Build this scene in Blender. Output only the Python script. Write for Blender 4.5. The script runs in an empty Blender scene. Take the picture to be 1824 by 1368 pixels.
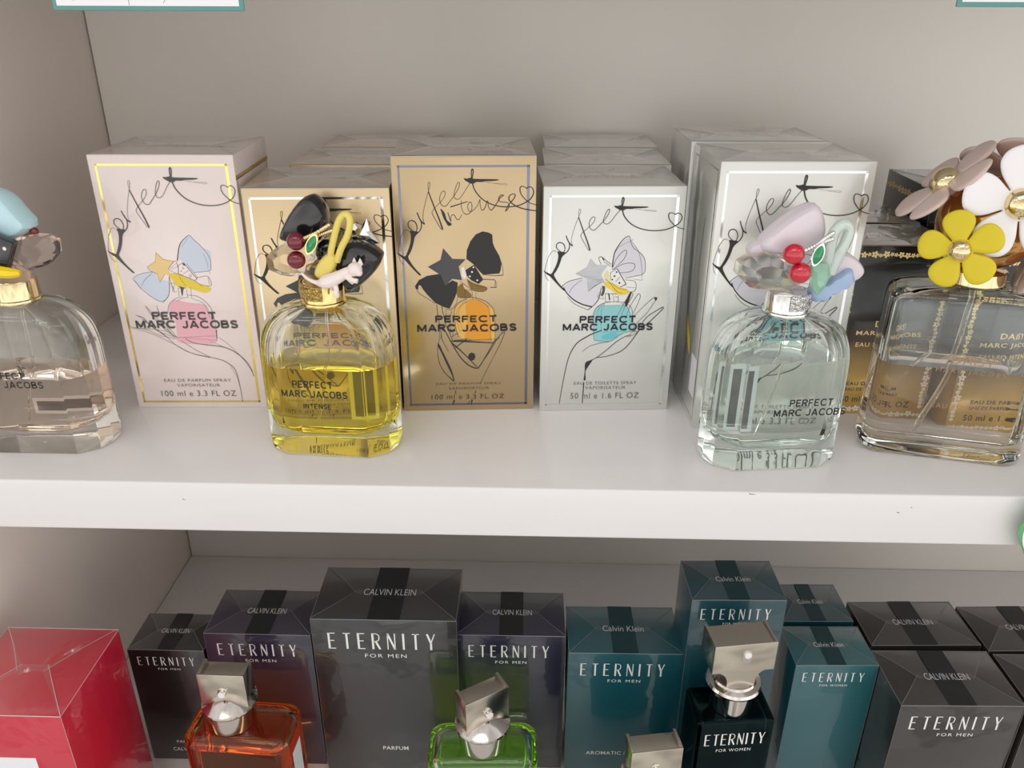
import bpy, bmesh, math, random
from mathutils import Vector, Matrix

# ------------------------------------------------------------------ camera, light, exposure
S = bpy.context.scene
COL = S.collection
f_px, W_px = 1457.97, 1824.0
th, ro, ya = (math.radians(a) for a in (25.06691, 0.21672, -1.39581))
fwd = Vector((math.sin(ya) * math.cos(th), math.cos(ya) * math.cos(th), -math.sin(th)))
r0 = Vector((math.cos(ya), -math.sin(ya), 0.0))
u0 = r0.cross(fwd)
right = r0 * math.cos(ro) + u0 * math.sin(ro)
upv = u0 * math.cos(ro) - r0 * math.sin(ro)
cam = bpy.data.cameras.new('camera')
cam.sensor_width = 36.0
cam.lens = 36.0 * f_px / W_px
cam.clip_start = 0.01
camo = bpy.data.objects.new('camera', cam)
camo.matrix_world = Matrix(((right.x, upv.x, -fwd.x, 0.0), (right.y, upv.y, -fwd.y, -0.38769),
                            (right.z, upv.z, -fwd.z, 0.24555), (0, 0, 0, 1)))
COL.objects.link(camo)
S.camera = camo

world = bpy.data.worlds.new('shop_ambient')
S.world = world
world.use_nodes = True
bg = world.node_tree.nodes['Background']
bg.inputs[0].default_value = (1.0, 0.97, 0.94, 1)
# unseen shop: eye-level band shaped to brighten the walls, noise added to vary reflections
wn, wl = world.node_tree.nodes, world.node_tree.links
wtc = wn.new('ShaderNodeTexCoord'); wsep = wn.new('ShaderNodeSeparateXYZ'); wmap = wn.new('ShaderNodeMapRange'); wramp = wn.new('ShaderNodeValToRGB')
wmap.inputs['From Min'].default_value = -1.0; wmap.inputs['From Max'].default_value = 1.0
wl.new(wtc.outputs['Generated'], wsep.inputs[0]); wl.new(wsep.outputs['Z'], wmap.inputs['Value']); wl.new(wmap.outputs[0], wramp.inputs[0])
we = wramp.color_ramp.elements
while len(we) < 6: we.new(0.5)
for el, (p, v) in zip(we, ((0.0, .40), (0.28, .85), (0.38, 1.35), (0.60, 1.0), (0.72, .62), (1.0, .62))):
    el.position = p; el.color = (v, v, v, 1)
wnz = wn.new('ShaderNodeTexNoise'); wnz.inputs['Scale'].default_value = 3.2; wnz.inputs['Detail'].default_value = 3.0
wl.new(wtc.outputs['Generated'], wnz.inputs['Vector'])
wm2 = wn.new('ShaderNodeMapRange'); wm2.inputs['From Min'].default_value = 0.35; wm2.inputs['From Max'].default_value = 0.65
wm2.inputs['To Min'].default_value = 0.78; wm2.inputs['To Max'].default_value = 1.22
wl.new(wnz.outputs['Fac'], wm2.inputs['Value'])
wmul = wn.new('ShaderNodeMath'); wmul.operation = 'MULTIPLY'
wl.new(wramp.outputs[0], wmul.inputs[0]); wl.new(wm2.outputs[0], wmul.inputs[1])
wst = wn.new('ShaderNodeMath'); wst.operation = 'MULTIPLY'; wst.inputs[1].default_value = 1.27
wl.new(wmul.outputs[0], wst.inputs[0]); wl.new(wst.outputs[0], bg.inputs[1])

def area(name, loc, size, size_y, power, target, col=(1, 0.97, 0.93)):
    l = bpy.data.lights.new(name, 'AREA')
    l.shape = 'RECTANGLE'; l.size = size; l.size_y = size_y; l.energy = power; l.color = col
    o = bpy.data.objects.new(name, l)
    o.location = loc
    o.rotation_euler = (Vector(target) - Vector(loc)).to_track_quat('-Z', 'Y').to_euler()
    COL.objects.link(o)
area('ceiling_strip_light', (-0.25, -0.95, 1.72), 1.5, 0.14, 4.5, (-0.25, -0.75, 0))
area('ceiling_strip_light', (-0.25, -1.45, 1.72), 1.5, 0.14, 4.5, (-0.25, -1.0, 0))
area('ceiling_strip_light', (1.7, -1.2, 1.72), 1.5, 0.3, 3.5, (1.5, -0.9, 0))
area('ceiling_strip_light', (-2.2, -1.2, 1.72), 1.5, 0.3, 3.5, (-2.0, -0.9, 0))

S.view_settings.view_transform = 'Standard'
S.view_settings.look = 'None'
S.view_settings.gamma = 1.0
S.view_settings.use_curve_mapping = False
S.view_settings.exposure = -0.07
S.cycles.max_bounces = 24
S.cycles.transmission_bounces = 22
S.cycles.transparent_max_bounces = 24
S.cycles.glossy_bounces = 8
S.cycles.blur_glossy = 0.3

# ------------------------------------------------------------------ materials
MATS = {}
def srgb(r, g, b):
    return tuple((c / 255 / 12.92) if c / 255 <= 0.04045 else ((c / 255 + 0.055) / 1.055) ** 2.4 for c in (r, g, b))
def node_mat(name):
    m = bpy.data.materials.new(name); m.use_nodes = True
    MATS[name] = m
    return m, m.node_tree, m.node_tree.nodes, m.node_tree.links
def pbr(name, col, rough=0.5, metal=0.0, coat=0.0, coat_rough=0.04, bump=0.0, bscale=40.0, coat_bump=0.0, cscale=25.0,
        spec=0.5, sss=0.0, mottling=0.0, mscale=9.0, trans=0.0, ior=1.5):
    m, t, n, l = node_mat(name)
    b = n['Principled BSDF']
    b.inputs['Base Color'].default_value = (*col, 1)
    b.inputs['Roughness'].default_value = rough
    b.inputs['Metallic'].default_value = metal
    b.inputs['Coat Weight'].default_value = coat
    b.inputs['Coat Roughness'].default_value = coat_rough
    b.inputs['Specular IOR Level'].default_value = spec
    b.inputs['Transmission Weight'].default_value = trans; b.inputs['IOR'].default_value = ior
    if sss:
        b.inputs['Subsurface Weight'].default_value = sss
        b.inputs['Subsurface Radius'].default_value = (0.004, 0.004, 0.004)
    tc = n.new('ShaderNodeTexCoord')
    if mottling:
        nz = n.new('ShaderNodeTexNoise'); nz.inputs['Scale'].default_value = mscale; nz.inputs['Detail'].default_value = 2
        l.new(tc.outputs['Object'], nz.inputs['Vector'])
        mx = n.new('ShaderNodeMixRGB'); mx.blend_type = 'MULTIPLY'; mx.inputs[0].default_value = mottling
        cr = n.new('ShaderNodeMapRange'); cr.inputs['From Min'].default_value = 0.42; cr.inputs['From Max'].default_value = 0.52
        l.new(nz.outputs['Fac'], cr.inputs['Value'])
        mx.inputs[1].default_value = (*col, 1)
        l.new(cr.outputs[0], mx.inputs[2]); l.new(mx.outputs[0], b.inputs['Base Color'])
    for amt, sc, sock in ((bump, bscale, 'Normal'), (coat_bump, cscale, 'Coat Normal')):
        if amt:
            nz = n.new('ShaderNodeTexNoise'); nz.inputs['Scale'].default_value = sc; nz.inputs['Detail'].default_value = 2.5
            nz.inputs['Distortion'].default_value = 0.8
            bp = n.new('ShaderNodeBump'); bp.inputs['Strength'].default_value = amt; bp.inputs['Distance'].default_value = 0.004
            l.new(tc.outputs['Object'], nz.inputs['Vector'])
            l.new(nz.outputs['Fac'], bp.inputs['Height']); l.new(bp.outputs[0], b.inputs[sock])
    return m
def with_plain_top(names):
    for n in names:      # the lid of a wrapped carton is pulled tight: same card without the ripples
        m = MATS[n].copy(); m.name = n + '_lid'; MATS[n + '_lid'] = m
        b = m.node_tree.nodes['Principled BSDF']
        for k in list(b.inputs['Coat Normal'].links): m.node_tree.links.remove(k)
def glass(name, col=(0.97, 0.985, 0.98), ior=1.5, rough=0.0):
    m, t, n, l = node_mat(name)
    g = n.new('ShaderNodeBsdfGlass')
    g.inputs['Color'].default_value = (*col, 1); g.inputs['IOR'].default_value = ior; g.inputs['Roughness'].default_value = rough
    l.new(g.outputs[0], n['Material Output'].inputs['Surface'])
    return m
def film(name, rough=0.1, ior=1.55, bump=0.6, bscale=60.0, tint=(1, 1, 1)):
    m, t, n, l = node_mat(name)
    tr = n.new('ShaderNodeBsdfTransparent'); gl = n.new('ShaderNodeBsdfGlossy'); mx = n.new('ShaderNodeMixShader')
    lw = n.new('ShaderNodeLayerWeight'); lw.inputs['Blend'].default_value = 0.5
    pw = n.new('ShaderNodeMath'); pw.operation = 'POWER'; pw.inputs[1].default_value = 3.0; l.new(lw.outputs['Facing'], pw.inputs[0])
    fr = n.new('ShaderNodeMath'); fr.operation = 'MULTIPLY_ADD'; fr.inputs[1].default_value = ior; fr.inputs[2].default_value = 0.06
    l.new(pw.outputs[0], fr.inputs[0])
    gl.inputs['Roughness'].default_value = rough; gl.inputs['Color'].default_value = (*tint, 1)
    tc = n.new('ShaderNodeTexCoord'); nz = n.new('ShaderNodeTexNoise'); nz.inputs['Scale'].default_value = bscale
    nz.inputs['Detail'].default_value = 2.0; nz.inputs['Distortion'].default_value = 1.0
    bp = n.new('ShaderNodeBump'); bp.inputs['Strength'].default_value = max(bump, .01); bp.inputs['Distance'].default_value = 0.003
    l.new(tc.outputs['Object'], nz.inputs['Vector']); l.new(nz.outputs['Fac'], bp.inputs['Height'])
    if bump: l.new(bp.outputs[0], gl.inputs['Normal'])
    fr.use_clamp = True; l.new(fr.outputs[0], mx.inputs[0]); l.new(tr.outputs[0], mx.inputs[1]); l.new(gl.outputs[0], mx.inputs[2])
    l.new(mx.outputs[0], n['Material Output'].inputs['Surface'])
    return m
def ramp_z(name, stops, rough, metal, coat=0.6, coat_bump=0.25):
    """colour printed in a vertical blend; stops are (height in m, colour)"""
    m = pbr(name, (1, 1, 1), rough, metal, coat, 0.04, coat_bump=coat_bump, cscale=18)
    t = m.node_tree; n = t.nodes; l = t.links
    tc = n.new('ShaderNodeTexCoord'); sp = n.new('ShaderNodeSeparateXYZ'); rp = n.new('ShaderNodeValToRGB'); mr = n.new('ShaderNodeMapRange')
    hi = stops[-1][0]
    mr.inputs['From Max'].default_value = hi
    l.new(tc.outputs['Object'], sp.inputs[0]); l.new(sp.outputs['Z'], mr.inputs['Value']); l.new(mr.outputs[0], rp.inputs[0])
    e = rp.color_ramp.elements
    while len(e) < len(stops): e.new(0.5)
    for el, (z, c) in zip(e, stops):
        el.position = z / hi; el.color = (*c, 1)
    l.new(rp.outputs[0], n['Principled BSDF'].inputs['Base Color'])
    return m

pbr('white_laminate', (0.755, 0.735, 0.735), 0.16, spec=0.5, bump=0.02, bscale=90)
pbr('wall_laminate', (0.89, 0.855, 0.80), 0.26, spec=0.6, bump=0.015, bscale=12)
pbr('side_laminate', (0.90, 0.815, 0.75), 0.42, bump=0.015, bscale=30)
pbr('floor_tile', (0.86, 0.84, 0.81), 0.25, mottling=0.6, mscale=2.6)  # dark patches put in so the unseen floor varies the carton reflections
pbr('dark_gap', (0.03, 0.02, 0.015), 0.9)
pbr('pink_card', srgb(236, 222, 219), 0.35, coat=1, coat_bump=0.12)
pbr('gold_card', srgb(206, 184, 146), 0.30, metal=0.85, coat=0.7, coat_bump=0.15)
pbr('deep_gold_card', srgb(188, 166, 128), 0.30, metal=0.85, coat=0.7, coat_bump=0.15)
pbr('silver_card', srgb(215, 216, 211), 0.33, metal=0.45, coat=1, coat_bump=0.15)
pbr('black_card', (0.010, 0.010, 0.010), 0.35, coat=1, coat_bump=0.55, cscale=16)
pbr('charcoal_card', (0.020, 0.019, 0.020), 0.32, coat=1, coat_bump=0.55, cscale=16)
pbr('purple_card', (0.022, 0.018, 0.040), 0.33, coat=1, coat_bump=0.5, cscale=16)
pbr('navy_card', (0.014, 0.014, 0.035), 0.33, coat=1, coat_bump=0.5, cscale=16)
pbr('teal_card', (0.006, 0.075, 0.095), 0.33, coat=1, coat_bump=0.4, cscale=16)
pbr('deep_teal_card', (0.005, 0.050, 0.066), 0.33, coat=1, coat_bump=0.4, cscale=16)
pbr('women_teal_card', (0.012, 0.105, 0.125), 0.25, coat=1, coat_bump=0.35, cscale=16)
pbr('brown_black_card', (0.022, 0.018, 0.016), 0.32, coat=1, coat_bump=0.5, cscale=16)
pbr('red_card', srgb(192, 22, 52), 0.35, coat=1, coat_bump=0.5, cscale=18)
ramp_z('daisy_card', [(0.0, srgb(214, 176, 96)), (0.022, srgb(214, 176, 96)), (0.052, srgb(70, 56, 48)), (0.066, (0.012, 0.011, 0.010)), (0.15, (0.010, 0.010, 0.010))], 0.3, 0.35)
with_plain_top([n for n in MATS if n.endswith('_card')])
film('cellophane', 0.14, 0.42, 0.5, 45)
film('dark_cellophane', 0.2, 0.12, 0, 14); film('dark_cellophane_fold', 0.2, 0.30, 0, 14); film('cellophane_fold', 0.12, 0.85, 0.35, 40)
pbr('film_edge_glint', (0.62, 0.60, 0.58), 0.3)  # pale colour stands in for the light caught along film edges
pbr('film_edge_glint_dim', (0.22, 0.22, 0.22), 0.3)  # weaker painted edge highlight, for dark cartons
pbr('seal_strip', (0.012, 0.012, 0.013), 0.3)
pbr('seal_teal', (0.004, 0.035, 0.042), 0.3)
pbr('tag_strip', (0.16, 0.15, 0.15), 0.4)
pbr('ink_black', (0.012, 0.012, 0.013), 0.4)
pbr('ink_grey', (0.075, 0.072, 0.072), 0.5)
pbr('ink_soft', (0.13, 0.12, 0.12), 0.6)
pbr('ink_brown', (0.07, 0.05, 0.035), 0.5)
pbr('foil_gold', srgb(226, 205, 120), 0.16, metal=1)
pbr('foil_silver', srgb(225, 226, 228), 0.12, metal=1)
pbr('foil_dark', srgb(120, 122, 140), 0.14, metal=1)
pbr('foil_star', srgb(170, 172, 176), 0.22, metal=1, bump=0.06, bscale=60)
pbr('print_bronze', srgb(158, 126, 96), 0.4)
pbr('print_white', (0.80, 0.80, 0.78), 0.45)
pbr('print_silver', (0.70, 0.70, 0.70), 0.35, metal=0.3)
for nm, c in dict(lilac=(214, 213, 222), cream=(226, 218, 160), yellow=(232, 205, 70), teal=(140, 200, 204), teald=(100, 190, 200), blue=(206, 215, 230),
                  star=(236, 206, 142), pink=(234, 180, 190), amber=(222, 176, 88), orange=(222, 150, 34), brown=(128, 98, 40), grey=(72, 72, 76)).items():
    pbr('paint_' + nm, srgb(*c), 0.5)
pbr('foil_flower', srgb(240, 214, 150), 0.25, metal=0.6)
pbr('print_petal', srgb(240, 228, 214), 0.4)
glass('clear_glass')
glass('clear_liquid_surface', (0.98, 0.98, 0.97), 1.36)
for nm, c in dict(blush=(0.97, 0.90, 0.85), yellow=(0.985, 0.91, 0.34), pale_green=(0.96, 0.98, 0.96), rose=(0.975, 0.945, 0.925), amber=(0.90, 0.52, 0.16),
                  green=(0.78, 0.92, 0.36), dark_teal=(0.10, 0.24, 0.26)).items():
    glass('liquid_' + nm, c, 0.907)
    glass('liquid_top_' + nm, tuple(0.5 + 0.5 * x for x in c), 1.36)
glass('amber_glass', (0.97, 0.85, 0.66)); glass('green_glass', (0.94, 0.98, 0.90)); glass('teal_glass', (0.22, 0.38, 0.40))
glass('smoky_crystal', (0.97, 0.95, 0.92), 1.36, 0.18); glass('rose_crystal', (0.98, 0.94, 0.93), 1.36, 0.12); pbr('yellow_resin', (0.95, 0.80, 0.20), 0.12, trans=0.25, ior=1.35)
pbr('mint_resin', (0.84, 0.94, 0.89), 0.1, trans=0.55, ior=1.35); pbr('mint_gem', (0.52, 0.84, 0.66), 0.12, trans=0.6, ior=1.35)
glass('tube_plastic', (0.97, 0.95, 0.93), 1.42)
pbr('gold_metal', srgb(232, 204, 138), 0.12, metal=1)
pbr('pale_gold_metal', srgb(232, 212, 168), 0.08, metal=1)
pbr('bronze_gold', srgb(214, 160, 98), 0.12, metal=1)
pbr('silver_metal', srgb(226, 226, 224), 0.08, metal=1)
pbr('chrome', srgb(212, 206, 200), 0.11, metal=1)
pbr('brushed_steel', srgb(205, 198, 184), 0.20, metal=1)
pbr('white_dot', (0.8, 0.8, 0.78), 0.3)
def engraved(name, col):
    m = pbr(name, col, 0.15, metal=1)
    n = m.node_tree.nodes; l = m.node_tree.links
    tc = n.new('ShaderNodeTexCoord'); v = n.new('ShaderNodeTexWave'); v.wave_type = 'RINGS'
    v.inputs['Scale'].default_value = 160; v.inputs['Distortion'].default_value = 14; v.inputs['Detail'].default_value = 1
    v.inputs['Detail Scale'].default_value = 3
    bp = n.new('ShaderNodeBump'); bp.inputs['Strength'].default_value = 0.9; bp.inputs['Distance'].default_value = 0.0006
    l.new(tc.outputs['Object'], v.inputs['Vector']); l.new(v.outputs['Fac'], bp.inputs['Height']); l.new(bp.outputs[0], n['Principled BSDF'].inputs['Normal'])
engraved('engraved_gold', srgb(196, 166, 96)); engraved('engraved_silver', srgb(222, 222, 222))
pbr('gloss_black', (0.008, 0.009, 0.009), 0.12, coat=0.5)
pbr('lilac_resin', srgb(222, 212, 220), 0.18, sss=0.3)
pbr('blue_resin', srgb(160, 184, 216), 0.25, sss=0.25)
pbr('sky_resin', srgb(188, 222, 230), 0.2, sss=0.2)
pbr('cherry_dark', srgb(112, 10, 34), 0.12, coat=0.6)
pbr('cherry_red', srgb(196, 16, 48), 0.10, coat=0.8)
pbr('leaf_gem', srgb(20, 140, 84), 0.08, coat=0.8)
pbr('banana_yellow', srgb(238, 206, 10), 0.3)
pbr('cat_white', srgb(236, 224, 220), 0.35, sss=0.2)
pbr('petal_yellow', srgb(212, 192, 14), 0.38)
pbr('petal_white', srgb(236, 234, 236), 0.32, sss=0.15)
pbr('petal_blush', srgb(214, 192, 184), 0.35, sss=0.2)
pbr('card_teal', srgb(92, 148, 144), 0.4); pbr('card_white', (0.86, 0.87, 0.90), 0.4); pbr('card_grey', (0.42, 0.42, 0.43), 0.5)
pbr('tag_green', srgb(96, 168, 112), 0.35, coat=0.3); pbr('tag_white', (0.85, 0.87, 0.85), 0.3)
pbr('sticker_white', (0.78, 0.80, 0.84), 0.4)

# ------------------------------------------------------------------ mesh builder (millimetres, local to the thing's base)
class MB:
    def __init__(s): s.v = []; s.f = []; s.m = []; s.mats = []
    def mat(s, name):
        if name not in s.mats: s.mats.append(name)
        return s.mats.index(name)
    def add(s, vs, fs, mat, M=None):
        b = len(s.v); k = s.mat(mat)
        s.v += [tuple(M @ Vector(p)) for p in vs] if M else [tuple(p) for p in vs]
        s.f += [[i + b for i in f] for f in fs]; s.m += [k] * len(fs)
    def bm(s, bm, mat, M=None):
        bm.verts.index_update()
        s.add([v.co[:] for v in bm.verts], [[v.index for v in f.verts] for f in bm.faces], mat, M); bm.free()
    def box(s, x0, x1, y0, y1, z0, z1, mat, bev=0.0, seg=2, M=None):
        bm = bmesh.new(); bmesh.ops.create_cube(bm, size=1)
        for v in bm.verts:
            v.co = Vector((x0 + (v.co.x + .5) * (x1 - x0), y0 + (v.co.y + .5) * (y1 - y0), z0 + (v.co.z + .5) * (z1 - z0)))
        if bev: bmesh.ops.bevel(bm, geom=bm.edges[:], offset=bev, segments=seg, profile=0.5, affect='EDGES')
        s.bm(bm, mat, M)
    def lid(s):
        top = max(v[2] for v in s.v); k = s.mat(s.mats[0] + '_lid')
        for i, f in enumerate(s.f):
            if all(s.v[j][2] > top - .01 for j in f): s.m[i] = k
    def ball(s, c, r, mat, sc=(1, 1, 1), u=24, v=14, M=None, rot=None):
        bm = bmesh.new(); bmesh.ops.create_uvsphere(bm, u_segments=u, v_segments=v, radius=r)
        T = Matrix.Translation(Vector(c)) @ (rot or Matrix()) @ Matrix.Diagonal((*sc, 1))
        s.bm(bm, mat, (M @ T) if M else T)
    def loft(s, rings, mat, cap0=True, cap1=True, M=None):
        n = len(rings[0]); vs = [p for r in rings for p in r]; fs = []
        for i in range(len(rings) - 1):
            for j in range(n):
                k = (j + 1) % n
                fs.append([i * n + j, i * n + k, (i + 1) * n + k, (i + 1) * n + j])
        if cap0: fs.append(list(range(n - 1, -1, -1)))
        if cap1: fs.append([(len(rings) - 1) * n + j for j in range(n)])
        s.add(vs, fs, mat, M)
    def lathe(s, prof, mat, c=(0, 0), seg=40, cap0=True, cap1=True, M=None):
        s.loft([[(c[0] + r * math.cos(2 * math.pi * j / seg), c[1] + r * math.sin(2 * math.pi * j / seg), z) for j in range(seg)] for r, z in prof], mat, cap0, cap1, M)
    def tube(s, pts, r, mat, seg=10, M=None, closed=False):
        P = [Vector(p) for p in pts]; n = len(P); rings = []; prev = None
        for i in range(n):
            if closed: t = (P[(i + 1) % n] - P[i - 1])
            else: t = P[min(i + 1, n - 1)] - P[max(i - 1, 0)]
            t.normalize()
            a = prev if prev else (Vector((0, 0, 1)) if abs(t.z) < 0.9 else Vector((0, 1, 0)))
            x = (a - t * a.dot(t)).normalized(); prev = x; y = t.cross(x)
            rr = r[i] if isinstance(r, (list, tuple)) else r
            rings.append([tuple(P[i] + (x * math.cos(2 * math.pi * j / seg) + y * math.sin(2 * math.pi * j / seg)) * rr) for j in range(seg)])
        if closed: rings.append(rings[0]); s.loft(rings, mat, False, False, M)
        else: s.loft(rings, mat, True, True, M)
    def puffy(s, poly, y, thick, mat, rings=6, rnd=2, M=None, flat=0.0, keep=0.55):
        """a pillow-shaped solid whose outline (x, z) lies in the plane at depth y"""
        P = [Vector((a, b)) for a, b in poly]
        for _ in range(rnd):
            Q = []
            for i in range(len(P)):
                a, b = P[i], P[(i + 1) % len(P)]
                Q += [a * 0.75 + b * 0.25, a * 0.25 + b * 0.75]
            P = Q
        c = sum(P, Vector((0, 0))) / len(P)
        R = []
        for i in range(rings + 1):
            a = -math.pi / 2 + math.pi * i / rings
            k = keep + (1 - keep) * math.cos(a) if flat == 0 else (1 - flat * (1 - math.cos(a)))
            R.append([((p.x - c.x) * k + c.x, y + math.sin(a) * thick / 2, (p.y - c.y) * k + c.y) for p in P])
        s.loft(R, mat, True, True, M)
    def build(s, name, parent=None, sharp=35.0, scale=0.001, mats=None):
        me = bpy.data.meshes.new(name)
        me.from_pydata([(a * scale, b * scale, c * scale) for a, b, c in s.v], [], s.f)
        for m in s.mats: me.materials.append(MATS[m])
        me.polygons.foreach_set('material_index', s.m)
        bm = bmesh.new(); bm.from_mesh(me)
        bmesh.ops.recalc_face_normals(bm, faces=bm.faces[:]) if getattr(s, 'recalc', True) else None
        bm.to_mesh(me); bm.free()
        if sharp is None:
            me.shade_flat()
        else:
            me.shade_smooth(); me.set_sharp_from_angle(angle=math.radians(sharp))
        o = bpy.data.objects.new(name, me); COL.objects.link(o)
        if parent: o.parent = parent
        return o
def thing(name, label, cat, loc=(0, 0, 0), rz=0.0, group=None):
    o = bpy.data.objects.new(name, None); COL.objects.link(o)
    o.empty_display_size = 0.01
    o.location = loc; o.rotation_euler = (0, 0, math.radians(rz))
    o['label'] = label; o['category'] = cat
    if group: o['group'] = group
    return o
def tag(o, label, cat, group=None):
    o['label'] = label; o['category'] = cat
    if group: o['group'] = group
    return o
def smooth_line(P, closed=False, per=5):
    if len(P) < 3: return P
    out = []
    for i in range(len(P) - 1):
        p0 = P[max(i - 1, 0)]; p1 = P[i]; p2 = P[i + 1]; p3 = P[min(i + 2, len(P) - 1)]
        for k in range(per):
            t = k / per
            out.append(tuple(0.5 * (2 * b + (c - a) * t + (2 * a - 5 * b + 4 * c - d) * t * t + (3 * b - a - 3 * c + d) * t ** 3) for a, b, c, d in zip(p0, p1, p2, p3)))
    return out + [P[-1]]
def ribbon(mb, P, w0, w1, fn, mat):
    """a printed pen stroke: a strip of width w0 to w1 laid on the surface fn(u, v)"""
    n = len(P)
    if n < 2: return
    V = []; F = []
    for i, p in enumerate(P):
        a = P[max(i - 1, 0)]; b = P[min(i + 1, n - 1)]
        dx, dy = b[0] - a[0], b[1] - a[1]; L = math.hypot(dx, dy) or 1e-6
        t = i / (n - 1); w = (w0 + (w1 - w0) * t) / 2
        if w0 == w1: w *= 0.75 + 0.25 * math.sin(math.pi * t)
        V += [fn(p[0] - dy / L * w, p[1] + dx / L * w), fn(p[0] + dy / L * w, p[1] - dx / L * w)]
    for i in range(n - 1): F.append([2 * i + 1, 2 * i + 3, 2 * i + 2, 2 * i])
    mb.add(V, F, mat)
_txt = {}
def text_geo(s, bold=0.0, spacing=1.0):
    key = (s, bold, spacing)
    if key not in _txt:
        c = bpy.data.curves.new('lettering', 'FONT'); c.body = s; c.offset = bold; c.space_character = spacing; c.resolution_u = 3
        o = bpy.data.objects.new('lettering', c); COL.objects.link(o)
        dg = bpy.context.evaluated_depsgraph_get(); dg.update()
        me = bpy.data.meshes.new_from_object(o.evaluated_get(dg))
        V = [v.co[:2] for v in me.vertices]; F = [list(p.vertices) for p in me.polygons]
        bpy.data.objects.remove(o); bpy.data.curves.remove(c); bpy.data.meshes.remove(me)
        x0 = min(v[0] for v in V); x1 = max(v[0] for v in V); y0 = min(v[1] for v in V); y1 = max(v[1] for v in V)
        _txt[key] = ([((a - x0) / (x1 - x0), (b - y0) / (y1 - y0)) for a, b in V], F)
    return _txt[key]
def text(mb, s, x0, y0, x1, y1, fn, mat, bold=0.0, spacing=1.0):
    V, F = text_geo(s, bold, spacing)
    mb.add([fn(x0 + a * (x1 - x0), y0 + b * (y1 - y0)) for a, b in V], F, mat)
CAPS = {'P': (.72, ['l0,0 0,1', 'c0,.93 .42,.93 .62,.88 .68,.72 .62,.55 .42,.48 0,.48']),
        'E': (.66, ['l0,0 0,1', 'l0,.93 .66,.93', 'l0,.50 .58,.50', 'l0,.07 .66,.07']),
        'R': (.76, ['l0,0 0,1', 'c0,.93 .42,.93 .64,.88 .70,.73 .64,.58 .42,.50 0,.50', 'l.36,.50 .74,0']),
        'F': (.64, ['l0,0 0,1', 'l0,.93 .64,.93', 'l0,.48 .56,.48']),
        'C': (.88, ['c.88,.80 .72,.91 .50,.94 .24,.89 .08,.72 .04,.50 .08,.28 .24,.11 .50,.06 .72,.09 .88,.20']),
        'T': (.80, ['l.40,0 .40,1', 'l0,.93 .80,.93']),
        'M': (.98, ['l.04,0 .04,1', 'l.04,.96 .49,.12', 'l.49,.12 .94,.96', 'l.94,0 .94,1']),
        'A': (.92, ['l.02,0 .46,1', 'l.46,1 .90,0', 'l.20,.30 .72,.30']),
        'J': (.62, ['c.56,1 .56,.60 .55,.30 .46,.12 .30,.06 .14,.10 .03,.22']),
        'O': (1.0, ['c.50,.94 .24,.89 .08,.72 .04,.50 .08,.28 .24,.11 .50,.06 .76,.11 .92,.28 .96,.50 .92,.72 .76,.89 .50,.94']),
        'B': (.76, ['l0,0 0,1', 'c0,.93 .42,.93 .60,.88 .64,.74 .58,.60 .42,.53 0,.53', 'c0,.53 .46,.53 .66,.46 .71,.30 .64,.13 .46,.07 0,.07']),
        'S': (.74, ['c.70,.80 .56,.91 .36,.94 .14,.88 .07,.73 .16,.58 .38,.51 .60,.44 .70,.29 .62,.13 .38,.06 .18,.09 .04,.20']),
        'I': (.06, ['l.03,0 .03,1']), 'N': (.84, ['l.04,0 .04,1', 'l.04,.97 .80,.03', 'l.80,0 .80,1']),
        'D': (.86, ['l0,0 0,1', 'c0,.93 .42,.93 .68,.86 .81,.68 .82,.50 .81,.32 .68,.14 .42,.07 0,.07']),
        'Y': (.80, ['l.40,0 .40,.48', 'l.40,.44 .02,1', 'l.40,.44 .78,1'])}
def caps(mb, word, x0, y0, x1, y1, fn, mat, weight=.17, gap=.30, space=.62):
    h = y1 - y0; tot = sum(space - gap if c == ' ' else CAPS[c][0] for c in word) + gap * (len(word) - 1)
    k = (x1 - x0) / tot; x = x0
    for c in word:
        if c == ' ': x += space * k; continue
        w, st = CAPS[c]
        for q in st:
            P = [tuple(map(float, a.split(','))) for a in q[1:].split()]
            P = [(x + a * k, y0 + b * h) for a, b in P]
            if q[0] == 'c': P = smooth_line(P, per=4)
            ribbon(mb, P, weight * h, weight * h * 1.001, fn, mat)
        x += (w + gap) * k
LET = {'E': (.50, [((0, 0), (0, 1), 1), ((0, .97), (.5, .97), 0), ((0, .52), (.42, .52), 0), ((0, .03), (.5, .03), 0)]),
       'T': (.56, [((.28, 0), (.28, 1), 1), ((0, .97), (.56, .97), 0)]),
       'R': (.54, [((0, 0), (0, 1), 1), ((.22, .5), (.54, 0), 1), 'bowl']),
       'N': (.56, [((0, 0), (0, 1), 0), ((0, 1), (.56, 0), 1), ((.56, 0), (.56, 1), 0)]),
       'I': (.10, [((.05, 0), (.05, 1), 1)]),
       'Y': (.58, [((.29, 0), (.29, .42), 1), ((.29, .42), (0, 1), 1), ((.29, .42), (.58, 1), 0)])}
def eternity(mb, x0, y0, x1, y1, fn, mat):
    h = y1 - y0; k = 0.62 * h
    word = 'ETERNITY'; tot = sum(LET[c][0] for c in word) * k; gap = (x1 - x0 - tot) / 7; x = x0
    for c in word:
        w, st = LET[c]
        for q in st:
            if q == 'bowl':
                ribbon(mb, smooth_line([(x + a * k, y0 + b * h) for a, b in ((0, .97), (.26, .97), (.48, .87), (.50, .72), (.44, .57), (.24, .50), (0, .50))]), .055 * h, .055 * h, fn, mat)
            else:
                a, b, thick = q; t = (.105 if thick else .055) * h
                ribbon(mb, [(x + a[0] * k, y0 + a[1] * h), (x + b[0] * k, y0 + b[1] * h)], t, t * 1.001, fn, mat)
        x += w * k + gap
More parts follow.
